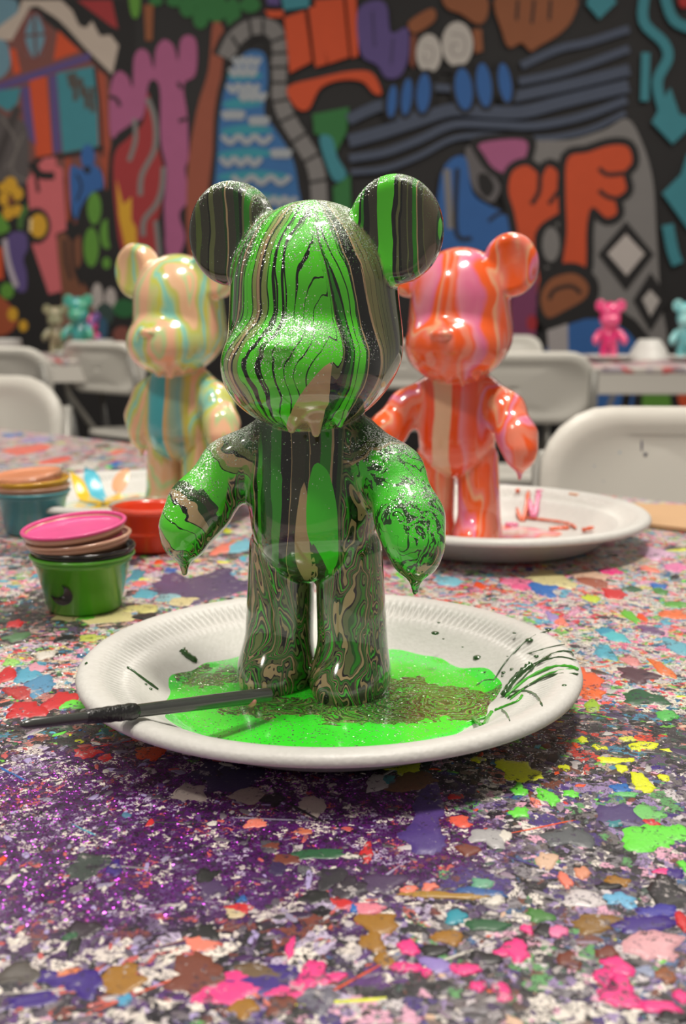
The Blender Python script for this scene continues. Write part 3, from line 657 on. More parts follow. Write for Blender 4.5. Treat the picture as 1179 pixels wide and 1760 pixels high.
def table_mat():
    m = NT('spilled_paint_crust'); o = m.obj()
    w1 = m.vmath('SUBTRACT', m.noise(o, 26, 3, out='Color'), (.5, .5, .5))
    w2 = m.vmath('SUBTRACT', m.noise(o, 140, 3, out='Color'), (.5, .5, .5))
    w3 = m.vmath('SUBTRACT', m.noise(o, 600, 3, out='Color'), (.5, .5, .5))
    def warp(a, b, c):
        v = o
        for w_, s in ((w1, a), (w2, b), (w3, c)):
            if s: v = m.vmath('ADD', v, m.vmath('SCALE', w_, scale=s))
        return v
    pal_past = [(0, (214, 208, 200)), (.17, (224, 160, 190)), (.26, (206, 198, 196)), (.34, (96, 170, 200)), (.41, (230, 120, 150)), (.49, (220, 214, 196)), (.57, (230, 90, 60)), (.63, (190, 170, 200)), (.69, (120, 190, 90)), (.75, (216, 190, 160)), (.81, (70, 60, 70)), (.86, (50, 110, 150)), (.9, (210, 60, 70)), (.93, (150, 190, 190)), (.97, (214, 206, 120))]
    pal_purp = [(0, (64, 22, 84)), (.1, (20, 16, 24)), (.22, (214, 204, 198)), (.34, (84, 40, 112)), (.42, (44, 38, 44)), (.5, (186, 172, 200)), (.58, (30, 14, 44)), (.68, (232, 222, 212)), (.77, (30, 28, 32)), (.84, (112, 96, 130)), (.91, (120, 60, 50)), (.95, (196, 90, 80))]
    pal_grey = [(0, (128, 124, 130)), (.12, (66, 48, 88)), (.22, (200, 192, 196)), (.3, (26, 24, 28)), (.42, (146, 126, 170)), (.52, (214, 160, 184)), (.57, (104, 98, 100)), (.64, (66, 46, 116)), (.72, (34, 32, 36)), (.79, (220, 212, 204)), (.87, (110, 62, 48)), (.91, (60, 96, 140)), (.95, (90, 150, 90))]
    pal_dark = [(0, (44, 44, 42)), (.2, (66, 60, 62)), (.32, (90, 70, 104)), (.42, (36, 34, 36)), (.56, (130, 118, 116)), (.66, (60, 90, 70)), (.74, (170, 150, 140)), (.81, (190, 60, 50)), (.86, (190, 120, 110)), (.91, (110, 190, 60)), (.95, (70, 130, 160))]
    rp = m.attr('rp'); rg = m.attr('rg'); rd = m.attr('rd')
    n0 = m.math('MULTIPLY', m.math('SUBTRACT', m.noise(warp(0, .02, 0), 45, 3), .5), 1.6)
    def layer(vec, scale):
        r = m.sep(m.vor(vec, scale, 'Color'))
        v = r[0]
        c = m.ramp(v, pal_past)
        c = m.mix(m.math('GREATER_THAN', m.math('ADD', rd, n0), .5), c, m.ramp(v, pal_dark))
        c = m.mix(m.math('GREATER_THAN', m.math('ADD', rg, n0), .5), c, m.ramp(v, pal_grey))
        c = m.mix(m.math('GREATER_THAN', m.math('ADD', rp, n0), .5), c, m.ramp(v, pal_purp))
        return c, r[1]
    cA, kA = layer(warp(.05, .016, .003), 62)
    cB, kB = layer(warp(.03, .012, .003), 150)
    cC, kC = layer(warp(.01, .008, .0025), 380)
    fB = m.math('GREATER_THAN', kB, .45); fC = m.math('GREATER_THAN', m.math('ADD', kC, m.math('MULTIPLY', m.math('SUBTRACT', m.noise(o, 30, 2), .5), 1.2)), .62)
    col = m.mix(fB, cA, cB); col = m.mix(fC, col, cC)
    # fine grain speckle
    sp = m.math('GREATER_THAN', m.noise(warp(0, 0, .002), 560, 4, rough=.75), .545)
    col = m.mix(m.math('MULTIPLY', sp, .7), col, m.mix(rp, srgb((58, 52, 60)), srgb((36, 10, 48))))
    # purple and silver glitter
    pm = m.step(m.math('ADD', m.attr('gp'), m.math('MULTIPLY', n0, .5)), .3, .8)
    base_p = m.math('MULTIPLY', pm, m.math('GREATER_THAN', m.noise(warp(0, 0, .001), 480, 5, rough=.8), .5))
    col = m.mix(base_p, col, srgb((66, 14, 84)))
    c, r, me_, nr = glitter(m, o, 1700, m.math('MAXIMUM', pm, .3), col, .38, 0.0, m.mix(pm, srgb((205, 200, 205)), srgb((170, 60, 190))), 1.6, .28)
    edge = m.math('ADD', m.math('MULTIPLY', kA, .5), m.math('ADD', m.math('MULTIPLY', fB, .4), m.math('MULTIPLY', fC, .3)))
    h = m.math('ADD', m.math('ADD', edge, m.math('MULTIPLY', m.noise(o, 220, 4), .8)), m.math('MULTIPLY', m.noise(o, 60, 3), 1.5))
    m.P(col=c, rough=r, metal=me_, nrm=m.bump(h, .5, .0011, nr), coat=.25, coatr=.2)
    return m.mat
MTAB = table_mat()
# top as a grid carrying the region masks
nx, ny = 120, 50
vs = []; fs = []
for j in range(ny+1):
    for i in range(nx+1):
        vs.append(((i/nx-.5)*TL, (j/ny-.5)*TW, TZ))
for j in range(ny):
    for i in range(nx):
        a = j*(nx+1)+i; fs.append((a, a+1, a+nx+2, a+nx+1))
b0 = len(vs)                                  # rim and underside
ring = [i for i in range(nx+1)] + [j*(nx+1)+nx for j in range(1, ny+1)] + [ny*(nx+1)+i for i in range(nx-1, -1, -1)] + [j*(nx+1) for j in range(ny-1, 0, -1)]
for k in ring: vs.append((vs[k][0]*1.004, vs[k][1]*1.008, TZ-.006))
for k in ring: vs.append((vs[k][0]*1.004, vs[k][1]*1.008, TZ-.045))
L = len(ring)
for k in range(L):
    k2 = (k+1) % L
    fs.append((ring[k2], ring[k], b0+k, b0+k2)); fs.append((b0+k2, b0+k, b0+L+k, b0+L+k2))
fs.append(tuple(b0+L+k for k in range(L))[::-1])
top = pydata('tabletop', vs, fs, MTAB, table)
def regions(p):
    """masks from table place (world xy)"""
    def g(px, py, sx, sy, a=1.0):
        c = on_z(px, py, TZ); return a*math.exp(-((p.x-c.x)/sx)**2-((p.y-c.y)/sy)**2)
    rp = g(120, 1420, .10, .07, 1.3) + g(330, 1560, .07, .05, .7) + g(520, 1400, .07, .03, .4) + g(20, 1640, .05, .04, .5)
    rg = g(800, 1560, .12, .07, 1.3) + g(1100, 1500, .08, .08, .9) + g(560, 1700, .12, .03, 1.1) + g(300, 1740, .1, .02, .9)
    rd = g(900, 1330, .12, .05, 1.1) + g(1100, 1290, .07, .05, .7) + g(300, 1330, .09, .03, .9) + g(60, 1060, .08, .07, .9) + g(100, 1230, .08, .05, .7) + g(600, 1320, .14, .03, .8) + g(60, 950, .2, .05, .7)
    gp = g(150, 1430, .09, .07, 1.2) + g(400, 1400, .08, .045, .6) + g(740, 1440, .03, .035, .55)
    return rp, rg, rd, gp
vals = [regions(TM @ Vector(v)) for v in vs]
for n_, nm in enumerate(('rp', 'rg', 'rd', 'gp')):
    at = top.data.attributes.new(nm, 'FLOAT', 'POINT'); at.data.foreach_set('value', [v[n_] for v in vals])
for sx in (-1, 1):
    for sy in (-1, 1):
        bm = bmesh.new(); x = sx*(TL/2-.3); y = sy*(TW/2-.14)
        bm_tube(bm, [(x, y, TZ-.045), (x+sx*.03, y, .35), (x+sx*.05, y, .012)], .014, 10)
        lg = bm_obj('leg', bm, MSTEEL, table, True)
        bm = bmesh.new(); bm_tube(bm, [(x+sx*.05, y, .03), (x+sx*.05, y, 0)], .018, 10); bm_obj('foot_cap', bm, simple('rubber', (40, 40, 40)), lg)
    bm = bmesh.new(); bm_tube(bm, [(sx*(TL/2-.3), -TW/2+.14, TZ-.1), (sx*(TL/2-.3), TW/2-.14, TZ-.1)], .01, 8); bm_obj('brace', bm, MSTEEL, table, True)

# dried blobs of paint: real thin domes
rnd = random.Random(11)
def blob(vs, fs, cl, c, rx, ry, ang, col, hgt, irr=.35, n=16, seed=None):
    r = random.Random(seed if seed is not None else rnd.random())
    ph = [r.uniform(0, 6.28) for _ in range(5)]; am = [r.uniform(.3, 1)*irr*.62/(k+1)**.5 for k in range(5)]; jt = [1+r.uniform(-.16, .16) for _ in range(n)]
    base = len(vs); ca, sa = math.cos(ang), math.sin(ang)
    for ringf, z in ((1.0, 0.0), (.93, .75*hgt), (.6, hgt)):
        for k in range(n):
            a = 2*math.pi*k/n
            f = max(.3, 1+sum(am[q]*math.sin((q+1.0)*a+ph[q]) for q in range(5)))*jt[k]
            x = rx*f*math.cos(a)*ringf; y = ry*f*math.sin(a)*ringf
            vs.append((c.x+x*ca-y*sa, c.y+x*sa+y*ca, TZ-.0001+z))
    for q in range(2):
        for k in range(n):
            k2 = (k+1) % n
            fs.append((base+q*n+k, base+q*n+k2, base+(q+1)*n+k2, base+(q+1)*n+k)); cl.append(col)
    fs.append(tuple(base+2*n+k for k in range(n))); cl.append(col)
vs, fs, cl = [], [], []
YL = (226, 234, 40); LG = (110, 226, 70); HP = (244, 60, 140); GO = (160, 112, 36); VI = (62, 36, 130); ORG = (236, 84, 30); RED = (208, 44, 50); WH = (222, 216, 206); BKp = (34, 32, 36)
CY = (90, 180, 204); BE = (222, 186, 160); PUR = (84, 66, 104); BLU = (40, 110, 190); TEA = (40, 130, 140); LPK = (226, 160, 180); RU = (120, 62, 48); SAL = (238, 130, 110); DGN = (44, 96, 62); LIL = (176, 160, 212)
HAND = [(262, 1296, 32, 11, ORG), (322, 1284, 9, 5, RED), (150, 1292, 24, 9, RED), (184, 1302, 12, 6, RED), (330, 1360, 26, 17, (190, 176, 168)), (390, 1332, 60, 22, (60, 46, 92)), (430, 1366, 30, 14, (176, 160, 150)), (470, 1372, 18, 12, BKp), (542, 1385, 22, 18, (196, 182, 172)), (440, 1414, 18, 9, SAL), (258, 1415, 7, 6, RED), (218, 1402, 9, 4, (70, 120, 150)), (520, 1428, 14, 6, (200, 110, 80)),
        (150, 1492, 34, 24, (64, 74, 70)), (197, 1490, 14, 13, VI), (0, 1482, 6, 10, ORG), (485, 1476, 22, 11, RU), (540, 1468, 46, 9, DGN), (478, 1492, 18, 13, (52, 34, 80)), (465, 1452, 15, 12, (80, 76, 84)), (575, 1510, 28, 20, (50, 46, 54)), (545, 1542, 30, 11, BKp), (590, 1554, 20, 10, RED), (415, 1548, 12, 6, BLU), (412, 1560, 24, 9, RED), (405, 1572, 18, 9, (210, 190, 150)), (370, 1528, 22, 18, (80, 56, 100)), (358, 1508, 16, 14, BKp), (530, 1508, 6, 18, LIL),
        (348, 1622, 26, 17, SAL), (352, 1612, 14, 9, (176, 160, 170)), (345, 1604, 32, 14, BKp), (335, 1680, 55, 34, RU), (218, 1682, 42, 23, GO), (120, 1680, 60, 15, VI), (150, 1690, 30, 22, VI), (60, 1718, 50, 12, VI), (120, 1672, 28, 8, (226, 130, 80)), (450, 1690, 60, 24, HP), (390, 1708, 60, 20, HP), (540, 1672, 30, 22, HP), (500, 1700, 50, 16, HP), (500, 1630, 8, 18, HP), (575, 1680, 16, 8, HP), (470, 1684, 66, 24, VI), (448, 1672, 48, 15, (110, 86, 60)), (416, 1732, 24, 17, GO), (480, 1726, 26, 18, RU), (540, 1716, 34, 24, (110, 108, 124)), (40, 1672, 34, 20, (90, 84, 80)), (140, 1600, 30, 16, (52, 40, 52)), (125, 1608, 14, 9, DGN), (125, 1628, 12, 20, BKp), (215, 1718, 14, 10, (80, 160, 200)), (470, 1455, 14, 6, RU), (520, 1495, 12, 8, (90, 90, 96)),
        (896, 1326, 36, 17, YL), (868, 1316, 16, 10, YL), (690, 1320, 34, 12, (196, 208, 50)), (822, 1306, 12, 5, YL), (1108, 1282, 22, 8, YL), (1094, 1286, 10, 6, YL), (1062, 1308, 30, 5, YL), (1038, 1306, 9, 6, YL), (1068, 1320, 12, 6, YL), (1100, 1342, 16, 16, YL), (1108, 1356, 14, 8, YL), (1140, 1336, 10, 6, YL), (1030, 1284, 12, 5, YL), (1003, 1272, 9, 5, YL), (972, 1320, 10, 5, YL), (1080, 1270, 14, 4, (220, 226, 90)),
        (894, 1360, 16, 9, LG), (946, 1372, 16, 14, LG), (890, 1396, 18, 8, LG), (980, 1364, 14, 6, LG), (1068, 1354, 18, 7, BLU), (1078, 1366, 22, 4, (110, 200, 120)), (1120, 1440, 46, 22, LG), (1160, 1434, 30, 14, LG), (1090, 1456, 22, 10, LG), (1170, 1430, 20, 12, LG), (1118, 1400, 26, 14, (120, 200, 110)), (1120, 1413, 15, 7, RED), (1058, 1410, 19, 10, TEA), (1066, 1404, 40, 20, (84, 70, 120)), (1175, 1490, 8, 12, LG), (918, 1378, 8, 8, SAL), (790, 1414, 20, 9, (240, 100, 80)), (804, 1460, 20, 10, RU), (784, 1370, 14, 5, RED), (740, 1400, 30, 50, (84, 60, 130)), (730, 1440, 34, 28, (78, 56, 128)), (720, 1345, 40, 16, (120, 88, 64)), (650, 1345, 22, 14, (190, 186, 184)), (668, 1340, 16, 8, (70, 140, 150)), (630, 1470, 12, 16, RED), (602, 1472, 14, 5, WH), (840, 1440, 34, 16, (170, 168, 170)), (868, 1438, 12, 10, WH), (940, 1482, 18, 16, BE), (980, 1440, 44, 18, (92, 96, 100)),
        (1062, 1516, 20, 9, GO), (1046, 1524, 22, 6, BKp), (1064, 1546, 26, 13, (110, 180, 220)), (1010, 1545, 44, 12, (212, 204, 206)), (1150, 1530, 34, 30, BKp), (1140, 1500, 16, 6, HP), (1158, 1500, 20, 8, VI), (925, 1572, 22, 12, (74, 130, 62)), (645, 1590, 34, 20, GO), (642, 1622, 22, 18, GO), (660, 1650, 16, 14, GO), (768, 1612, 28, 13, GO), (786, 1578, 20, 12, (50, 150, 170)), (840, 1592, 40, 10, DGN), (1030, 1590, 46, 14, (140, 104, 50)), (1100, 1590, 56, 16, VI), (1135, 1568, 40, 10, (66, 60, 160)), (936, 1600, 16, 12, BKp), (892, 1634, 22, 18, HP), (905, 1596, 10, 8, HP), (860, 1640, 14, 8, HP), (753, 1634, 24, 11, BKp), (840, 1648, 30, 12, BKp), (700, 1630, 20, 12, HP), (690, 1664, 30, 9, HP), (735, 1672, 10, 8, HP), (800, 1668, 28, 10, HP), (822, 1694, 14, 9, HP), (862, 1702, 16, 16, HP), (960, 1602, 20, 10, (236, 120, 170)), (980, 1654, 22, 14, RU), (1045, 1640, 22, 10, RU), (1062, 1660, 24, 16, HP), (1040, 1680, 20, 14, HP), (1072, 1690, 14, 16, HP), (1066, 1716, 38, 22, HP), (1130, 1730, 36, 10, HP), (1174, 1716, 14, 12, HP), (1120, 1630, 50, 26, (224, 168, 176)), (1148, 1678, 18, 12, (150, 90, 56)), (1112, 1672, 18, 9, (150, 160, 190)), (1174, 1588, 12, 16, RED), (750, 1660, 26, 14, (150, 130, 200)), (1160, 1752, 24, 12, BKp), (760, 1540, 70, 6, (170, 130, 50)), (700, 1530, 14, 8, SAL), (740, 1524, 14, 6, SAL), (630, 1560, 40, 8, (230, 130, 150)), (608, 1562, 10, 6, BLU), (600, 1525, 30, 18, (56, 46, 60)), (650, 1520, 36, 18, (82, 60, 96)), (820, 1535, 40, 8, (60, 100, 160)), (830, 1518, 22, 8, (110, 170, 140)), (850, 1548, 20, 8, WH), (1000, 1500, 14, 10, (224, 150, 120)), (970, 1515, 10, 14, SAL),
        (1000, 1168, 28, 24, (238, 104, 56)), (1015, 1190, 26, 12, (238, 110, 50)), (1040, 1120, 16, 14, CY), (1060, 1095, 20, 10, (90, 190, 200)), (1110, 1200, 40, 12, DGN), (1090, 1160, 34, 12, (90, 60, 70)), (1020, 1215, 14, 10, (170, 210, 60)), (1150, 1230, 20, 8, (90, 190, 90)), (1085, 1136, 14, 10, (232, 150, 150)), (1162, 1110, 20, 12, (110, 180, 200)), (1140, 1150, 12, 16, (232, 120, 60)),
        (1053, 1020, 22, 8, RED), (1085, 1012, 16, 5, DGN), (1015, 1028, 14, 6, (196, 214, 60)), (1022, 1000, 24, 10, (160, 90, 70)), (1046, 983, 18, 6, HP), (1118, 978, 10, 6, SAL), (1012, 990, 40, 6, BE), (1130, 1008, 12, 5, BLU), (1135, 1016, 14, 5, (80, 140, 70)), (1165, 1040, 22, 6, (100, 170, 70)), (1085, 1060, 10, 12, (110, 190, 60)), (1105, 1062, 8, 6, ORG), (1160, 1058, 26, 8, (238, 120, 70)), (950, 1000, 36, 16, (214, 204, 150)), (930, 1014, 26, 12, BLU), (885, 1000, 30, 6, (236, 120, 160)), (895, 1010, 18, 6, (236, 100, 150)), (826, 1008, 10, 6, ORG), (770, 1000, 22, 8, (130, 200, 220)), (1040, 1084, 16, 6, (60, 150, 180)), (1120, 1085, 20, 7, (120, 90, 130)), (950, 1062, 10, 8, (160, 140, 200)), (965, 1070, 10, 8, SAL),
        (330, 1010, 70, 26, (92, 74, 112)), (290, 1000, 30, 12, (96, 76, 116)), (370, 990, 30, 14, (88, 70, 108)), (410, 940, 26, 10, (120, 190, 210)), (385, 940, 16, 10, SAL), (250, 1022, 20, 8, CY), (290, 1030, 30, 8, (150, 200, 210)), (235, 988, 12, 10, (60, 140, 160)), (272, 966, 8, 4, ORG), (240, 1005, 12, 5, (230, 120, 120)), (240, 1048, 30, 8, (214, 206, 130)), (310, 1034, 30, 8, (214, 200, 150)), (250, 1060, 22, 5, BKp), (150, 1052, 75, 16, (206, 196, 140)), (150, 1063, 18, 6, (110, 210, 60)), (26, 1072, 14, 6, RED), (30, 1094, 20, 7, (90, 130, 90)), (45, 1160, 22, 16, (90, 170, 200)), (10, 1160, 20, 12, RED), (70, 1176, 28, 16, (90, 150, 190)), (60, 1150, 18, 8, LPK), (20, 1140, 14, 6, (160, 220, 110)), (120, 1212, 28, 8, LG), (150, 1180, 18, 12, (140, 220, 100)), (40, 1222, 40, 12, RED), (100, 1206, 30, 14, RED), (30, 1190, 30, 10, (190, 60, 60)), (115, 1098, 18, 6, BKp), (160, 1096, 20, 6, (190, 200, 90)), (80, 1125, 18, 6, WH),
        (45, 772, 40, 7, (238, 110, 90)), (100, 790, 20, 6, (238, 100, 80)), (205, 776, 14, 4, SAL), (150, 800, 26, 6, WH), (200, 797, 10, 4, BLU), (60, 755, 26, 4, (170, 150, 200)), (20, 748, 18, 3, (80, 120, 190)), (1030, 930, 20, 8, LPK), (1120, 950, 30, 10, (222, 180, 210)), (1160, 975, 22, 7, (232, 130, 180))]
for hi_, (px, py, rx, ry, col) in enumerate(HAND):
    c = on_z(px, py, TZ); a_ = on_z(px+rx, py, TZ); b_ = on_z(px, py-ry, TZ)
    blob(vs, fs, cl, c, (a_-c).length, (b_-c).length, rnd.uniform(-.15, .15), col, .0003+hi_*.0000025, .42, 26, px*7+py)
MIXC = [WH, WH, LPK, CY, RED, ORG, BKp, BKp, (90, 88, 92), (130, 126, 130), VI, BLU, LG, BE, BE, (170, 160, 190), RU, DGN, TEA, SAL, PUR, (190, 186, 184), (74, 62, 78), YL]
GRYC = [(120, 114, 120), (150, 144, 148), (92, 84, 98), (60, 56, 62), (38, 35, 40), (176, 168, 168), (196, 188, 184), (104, 84, 122), (74, 60, 92), (134, 116, 108), (150, 130, 150), (84, 66, 58), (66, 84, 78)]
PURC = [(70, 30, 90), (50, 20, 66), BKp, (196, 186, 188), WH, (90, 80, 96), (88, 50, 118), LIL, (60, 56, 62), (200, 90, 90), (110, 100, 110), (150, 140, 170)]
def splat_random(n, px0, px1, py0, py1, r0, r1, pal=None):
    for _ in range(n):
        px = rnd.uniform(px0, px1); py = rnd.uniform(py0, py1)
        c = on_z(px, py, TZ); l_ = TMI @ c
        if abs(l_.x) > TL/2-.01 or abs(l_.y) > TW/2-.01: continue
        rg = regions(c)
        pl = pal or (PURC if rg[0] > .45 else (GRYC if rnd.random() < min(.85, .35+rg[1]) else MIXC))
        r = r0*(r1/r0)**(rnd.random()**1.6)*(1 if c.y < .6 else c.y/.6)
        blob(vs, fs, cl, c, r*rnd.uniform(.9, 2.2), r*rnd.uniform(.5, 1.0), rnd.uniform(0, 3.14), rnd.choice(pl), rnd.uniform(.00015, .00035), .5, 9 if r < .002 else 12)
splat_random(2600, -40, 1220, 1240, 1790, .0003, .0019)
splat_random(1600, -60, 1240, 960, 1330, .0006, .003)
splat_random(700, -80, 1260, 790, 1000, .0012, .005)
splat_random(140, -60, 300, 745, 830, .002, .006)
# fling lines of thin paint
for _ in range(60):
    px = rnd.uniform(0, 1180); py = rnd.uniform(950, 1740); c = on_z(px, py, TZ)
    blob(vs, fs, cl, c, rnd.uniform(.006, .016), rnd.uniform(.0003, .0007), rnd.uniform(-.9, .9), rnd.choice(MIXC), .0003, .5, 14)
vs = [tuple(TMI @ Vector(v)) for v in vs]
me = bpy.data.meshes.new('paint_splatter'); me.from_pydata(vs, [], fs)
ca = me.color_attributes.new('Col', 'FLOAT_COLOR', 'CORNER'); arr = []
for f, c_ in zip(fs, cl):
    arr += list(srgb(c_))*len(f)
ca.data.foreach_set('color', arr)
sp = link('paint_splatter', me, MSPLAT, table, True); tag(sp, 'dried drops and puddles of spilled paint in many colours', kind='stuff')

# ------------------------------------------------------------------ foam plates
PR = 0.1085
ZS = 1.16
def plate_profile():
    # (r, z) from centre up over the lip and back under, metres; the fluted band is marked with index
    top_ = [(0, .0030), (.030, .0030), (.058, .0030), (.066, .0034), (.072, .0052), (.078, .0085), (.083, .0116), (.0862, .0136), (.0885, .0146), (.0905, .0154), (.0925, .0163), (.0945, .0172), (.0962, .0180), (.0982, .0189), (.1010, .0196), (.1040, .0199), (.1065, .0195), (.1080, .0184), (.1085, .0170), (.1082, .0160)]
    und = [(.1068, .0158), (.1050, .0164), (.1010, .0164), (.0960, .0150), (.0900, .0120), (.0840, .0080), (.0770, .0030), (.0720, .0006), (.0700, .0), (.030, .0), (0, .0)]
    return [(r, z*ZS) for r, z in top_+und], range(8, 13)
PROF, FL = plate_profile()
def plate_z(r):
    t = PROF[:16]
    return float(np.interp(r, [a for a, b in t], [b for a, b in t]))
def flute(i, a):
    if i in FL:
        w_ = {8: .4, 9: 1, 10: 1.1, 11: 1, 12: .4}[i]
        return -.0011*w_*(1+math.cos(170*a))
    return 0
pv, pf = lathe_data([(max(r, .00002), z) for r, z in PROF], 1020, flute)
pm_hi = bpy.data.meshes.new('plate'); pm_hi.from_pydata(pv, [], pf); pm_hi.materials.append(MFOAM); pm_hi.polygons.foreach_set('use_smooth', [True]*len(pf))
pv, pf = lathe_data([(max(r, .00002), z) for r, z in PROF], 72)
pm_lo = bpy.data.meshes.new('plate_low'); pm_lo.from_pydata(pv, [], pf); pm_lo.materials.append(MFOAM); pm_lo.polygons.foreach_set('use_smooth', [True]*len(pf))
def plate(label, loc, hi=False, group='white foam plates', rz=0):
    o = bpy.data.objects.new('foam_plate', pm_hi if hi else pm_lo); C.objects.link(o); o.location = loc; o.rotation_euler = (0, 0, rz)
    return tag(o, label, 'plate', group)
Zt = TZ + .0006
pc = on_z(567, 1131, TZ+.022); PL1 = Vector((pc.x, pc.y, Zt))
plate('white foam plate under the green marbled bear, holding a green glitter paint puddle', PL1, True)
pc = on_z(842, 888, TZ+.019); PL2 = Vector((pc.x, pc.y, Zt))
pl2 = plate('white foam plate under the orange and pink bear, behind the green bear', PL2, True); pl2.scale = (1.09, 1.09, 1.1)
pc = on_z(222, 846, TZ+.019); PL3 = Vector((pc.x, pc.y, Zt))
plate('white foam plate under the pastel bear, with yellow and blue paint petals', PL3, True)

# puddles and strands conform to the plate
def puddle(label, PL, outline, mat, zt=.0052, n=260, rings=26, fields=None):
    vs = [(0, 0, zt)]; fs = []
    for j in range(1, rings+1):
        for k in range(n):
            a = 2*math.pi*k/n; R = outline(a)*j/rings
            z = max(zt, plate_z(R)+.0005)
            if j == rings: z = plate_z(R)-.0004
            vs.append((R*math.cos(a), R*math.sin(a), z))
    for k in range(n): fs.append((0, 1+k, 1+(k+1) % n))
    for j in range(rings-1):
        for k in range(n):
            k2 = (k+1) % n; fs.append((1+j*n+k, 1+(j+1)*n+k, 1+(j+1)*n+k2, 1+j*n+k2))
    o = pydata('paint_puddle', vs, fs, mat, None, True); o.location = PL
    return tag(o, label, 'paint', 'paint puddles in the foam plates'), vs
def puddle_mat():
    m = NT('green_glitter_puddle'); o = m.obj()
    wv = m.vmath('SUBTRACT', m.noise(o, 70, 3, 1.0, out='Color'), (.5, .5, .5))
    q = m.vmath('ADD', o, m.vmath('SCALE', wv, scale=.016))
    d = m.attr('rad')
    f = m.math('ADD', m.math('MULTIPLY', m.noise(m.vmath('MULTIPLY', q, (.55, 1, 1)), 75, 2.5, .6), 5.0), m.math('MULTIPLY', d, 1.6))
    mar = m.ramp(m.math('FRACT', f), [(0, (74, 120, 44)), (.1, BK), (.13, OL), (.2, TN), (.24, (70, 180, 44)), (.32, (90, 130, 50)), (.38, (54, 54, 40)), (.48, OL), (.54, (62, 200, 44)), (.64, (70, 84, 50)), (.74, (160, 140, 100)), (.78, (62, 190, 44)), (.87, (52, 70, 40)), (.95, DG)])
    k = m.math('GREATER_THAN', m.math('ADD', m.attr('mk'), m.math('MULTIPLY', m.math('SUBTRACT', m.noise(q, 90, 4), .5), 1.5)), .42)
    col = m.mix(k, srgb((60, 226, 48)), mar)
    sp = m.math('MULTIPLY', m.math('GREATER_THAN', m.noise(o, 1400, 2), .6), m.attr('mk'))
    col = m.mix(m.math('MULTIPLY', sp, .6), col, srgb((50, 130, 40)))
    c, r, me_, nr = glitter(m, o, 1700, .26, col, .22, 0.0, (.75, .95, .75, 1), 1.4, .3)
    m.P(col=c, rough=r, metal=me_, nrm=m.bump(m.noise(o, 500, 2), .12, .0004, nr), coat=.6, coatr=.1)
    return m.mat
def out1(a):
    return .0735 - .0055*math.sin(a)**2 + .002*math.sin(2*a+.5) + .0022*math.sin(5*a+1) + .0014*math.sin(9*a) + .001*math.sin(17*a+2)
MPUD = puddle_mat()
pud, pvs = puddle('bright green glitter paint puddle swirled with dark marbling, around the green bear', PL1, out1, MPUD)
def loc1(px, py): return on_z(px, py, PL1.z+.005) - PL1
cen_ = [(loc1(765, 1208), .034, .020, 1.25), (loc1(350, 1165), .022, .016, 1.0), (loc1(540, 1215), .034, .013, 1.1), (loc1(640, 1235), .016, .008, .6), (loc1(430, 1215), .012, .009, .8), (loc1(690, 1180), .018, .018, .9)]
mk = []; rad = []
for v in pvs:
    s = sum(a*.8*math.exp(-((v[0]-c.x)/sx)**2-((v[1]-c.y)/sy)**2) for c, sx, sy, a in cen_); mk.append(s)
    c = cen_[0][0]; rad.append(min(4, math.hypot((v[0]-c.x)/.012, (v[1]-c.y)/.008)))
for nm, arr in (('mk', mk), ('rad', rad)):
    at = pud.data.attributes.new(nm, 'FLOAT', 'POINT'); at.data.foreach_set('value', arr)
MSTR = simple('green_black_strand_paint', (58, 104, 48), .2, coat=.6, var=.4, scale=220)
MSTG = simple('green_strand_paint', (78, 190, 50), .25, coat=.5, var=.2, scale=220)
def strand(PL, pts, wd, mat, parent, name='paint_strand'):
    """pts: pixels of a run of paint lying on the plate"""
    P3 = []
    for px, py in pts:
        z = PL.z+.01
        for _ in range(12):
            p = on_z(px, py, z); r = math.hypot(p.x-PL.x, p.y-PL.y); z = z*.4+.6*(PL.z + plate_z(min(r, .1075)))
        v_ = p-PL; v_.z = 0; rr_ = v_.length
        if rr_ > .1065: v_ = v_*(.1065/rr_); rr_ = .1065
        v_.z = plate_z(rr_) + .0003; P3.append(v_)
    c = catmull(P3, False, 5)
    bm = bmesh.new(); n = len(c)
    bm_tube(bm, c, [wd*(.6+.4*math.sin(i*1.7)**2)*(0.55 if i in (0, n-1) else 1) for i in range(n)], 6)
    o = bm_obj(name, bm, mat, parent, True); o.location = (0, 0, 0)
    for v in o.data.vertices: pass
    return o
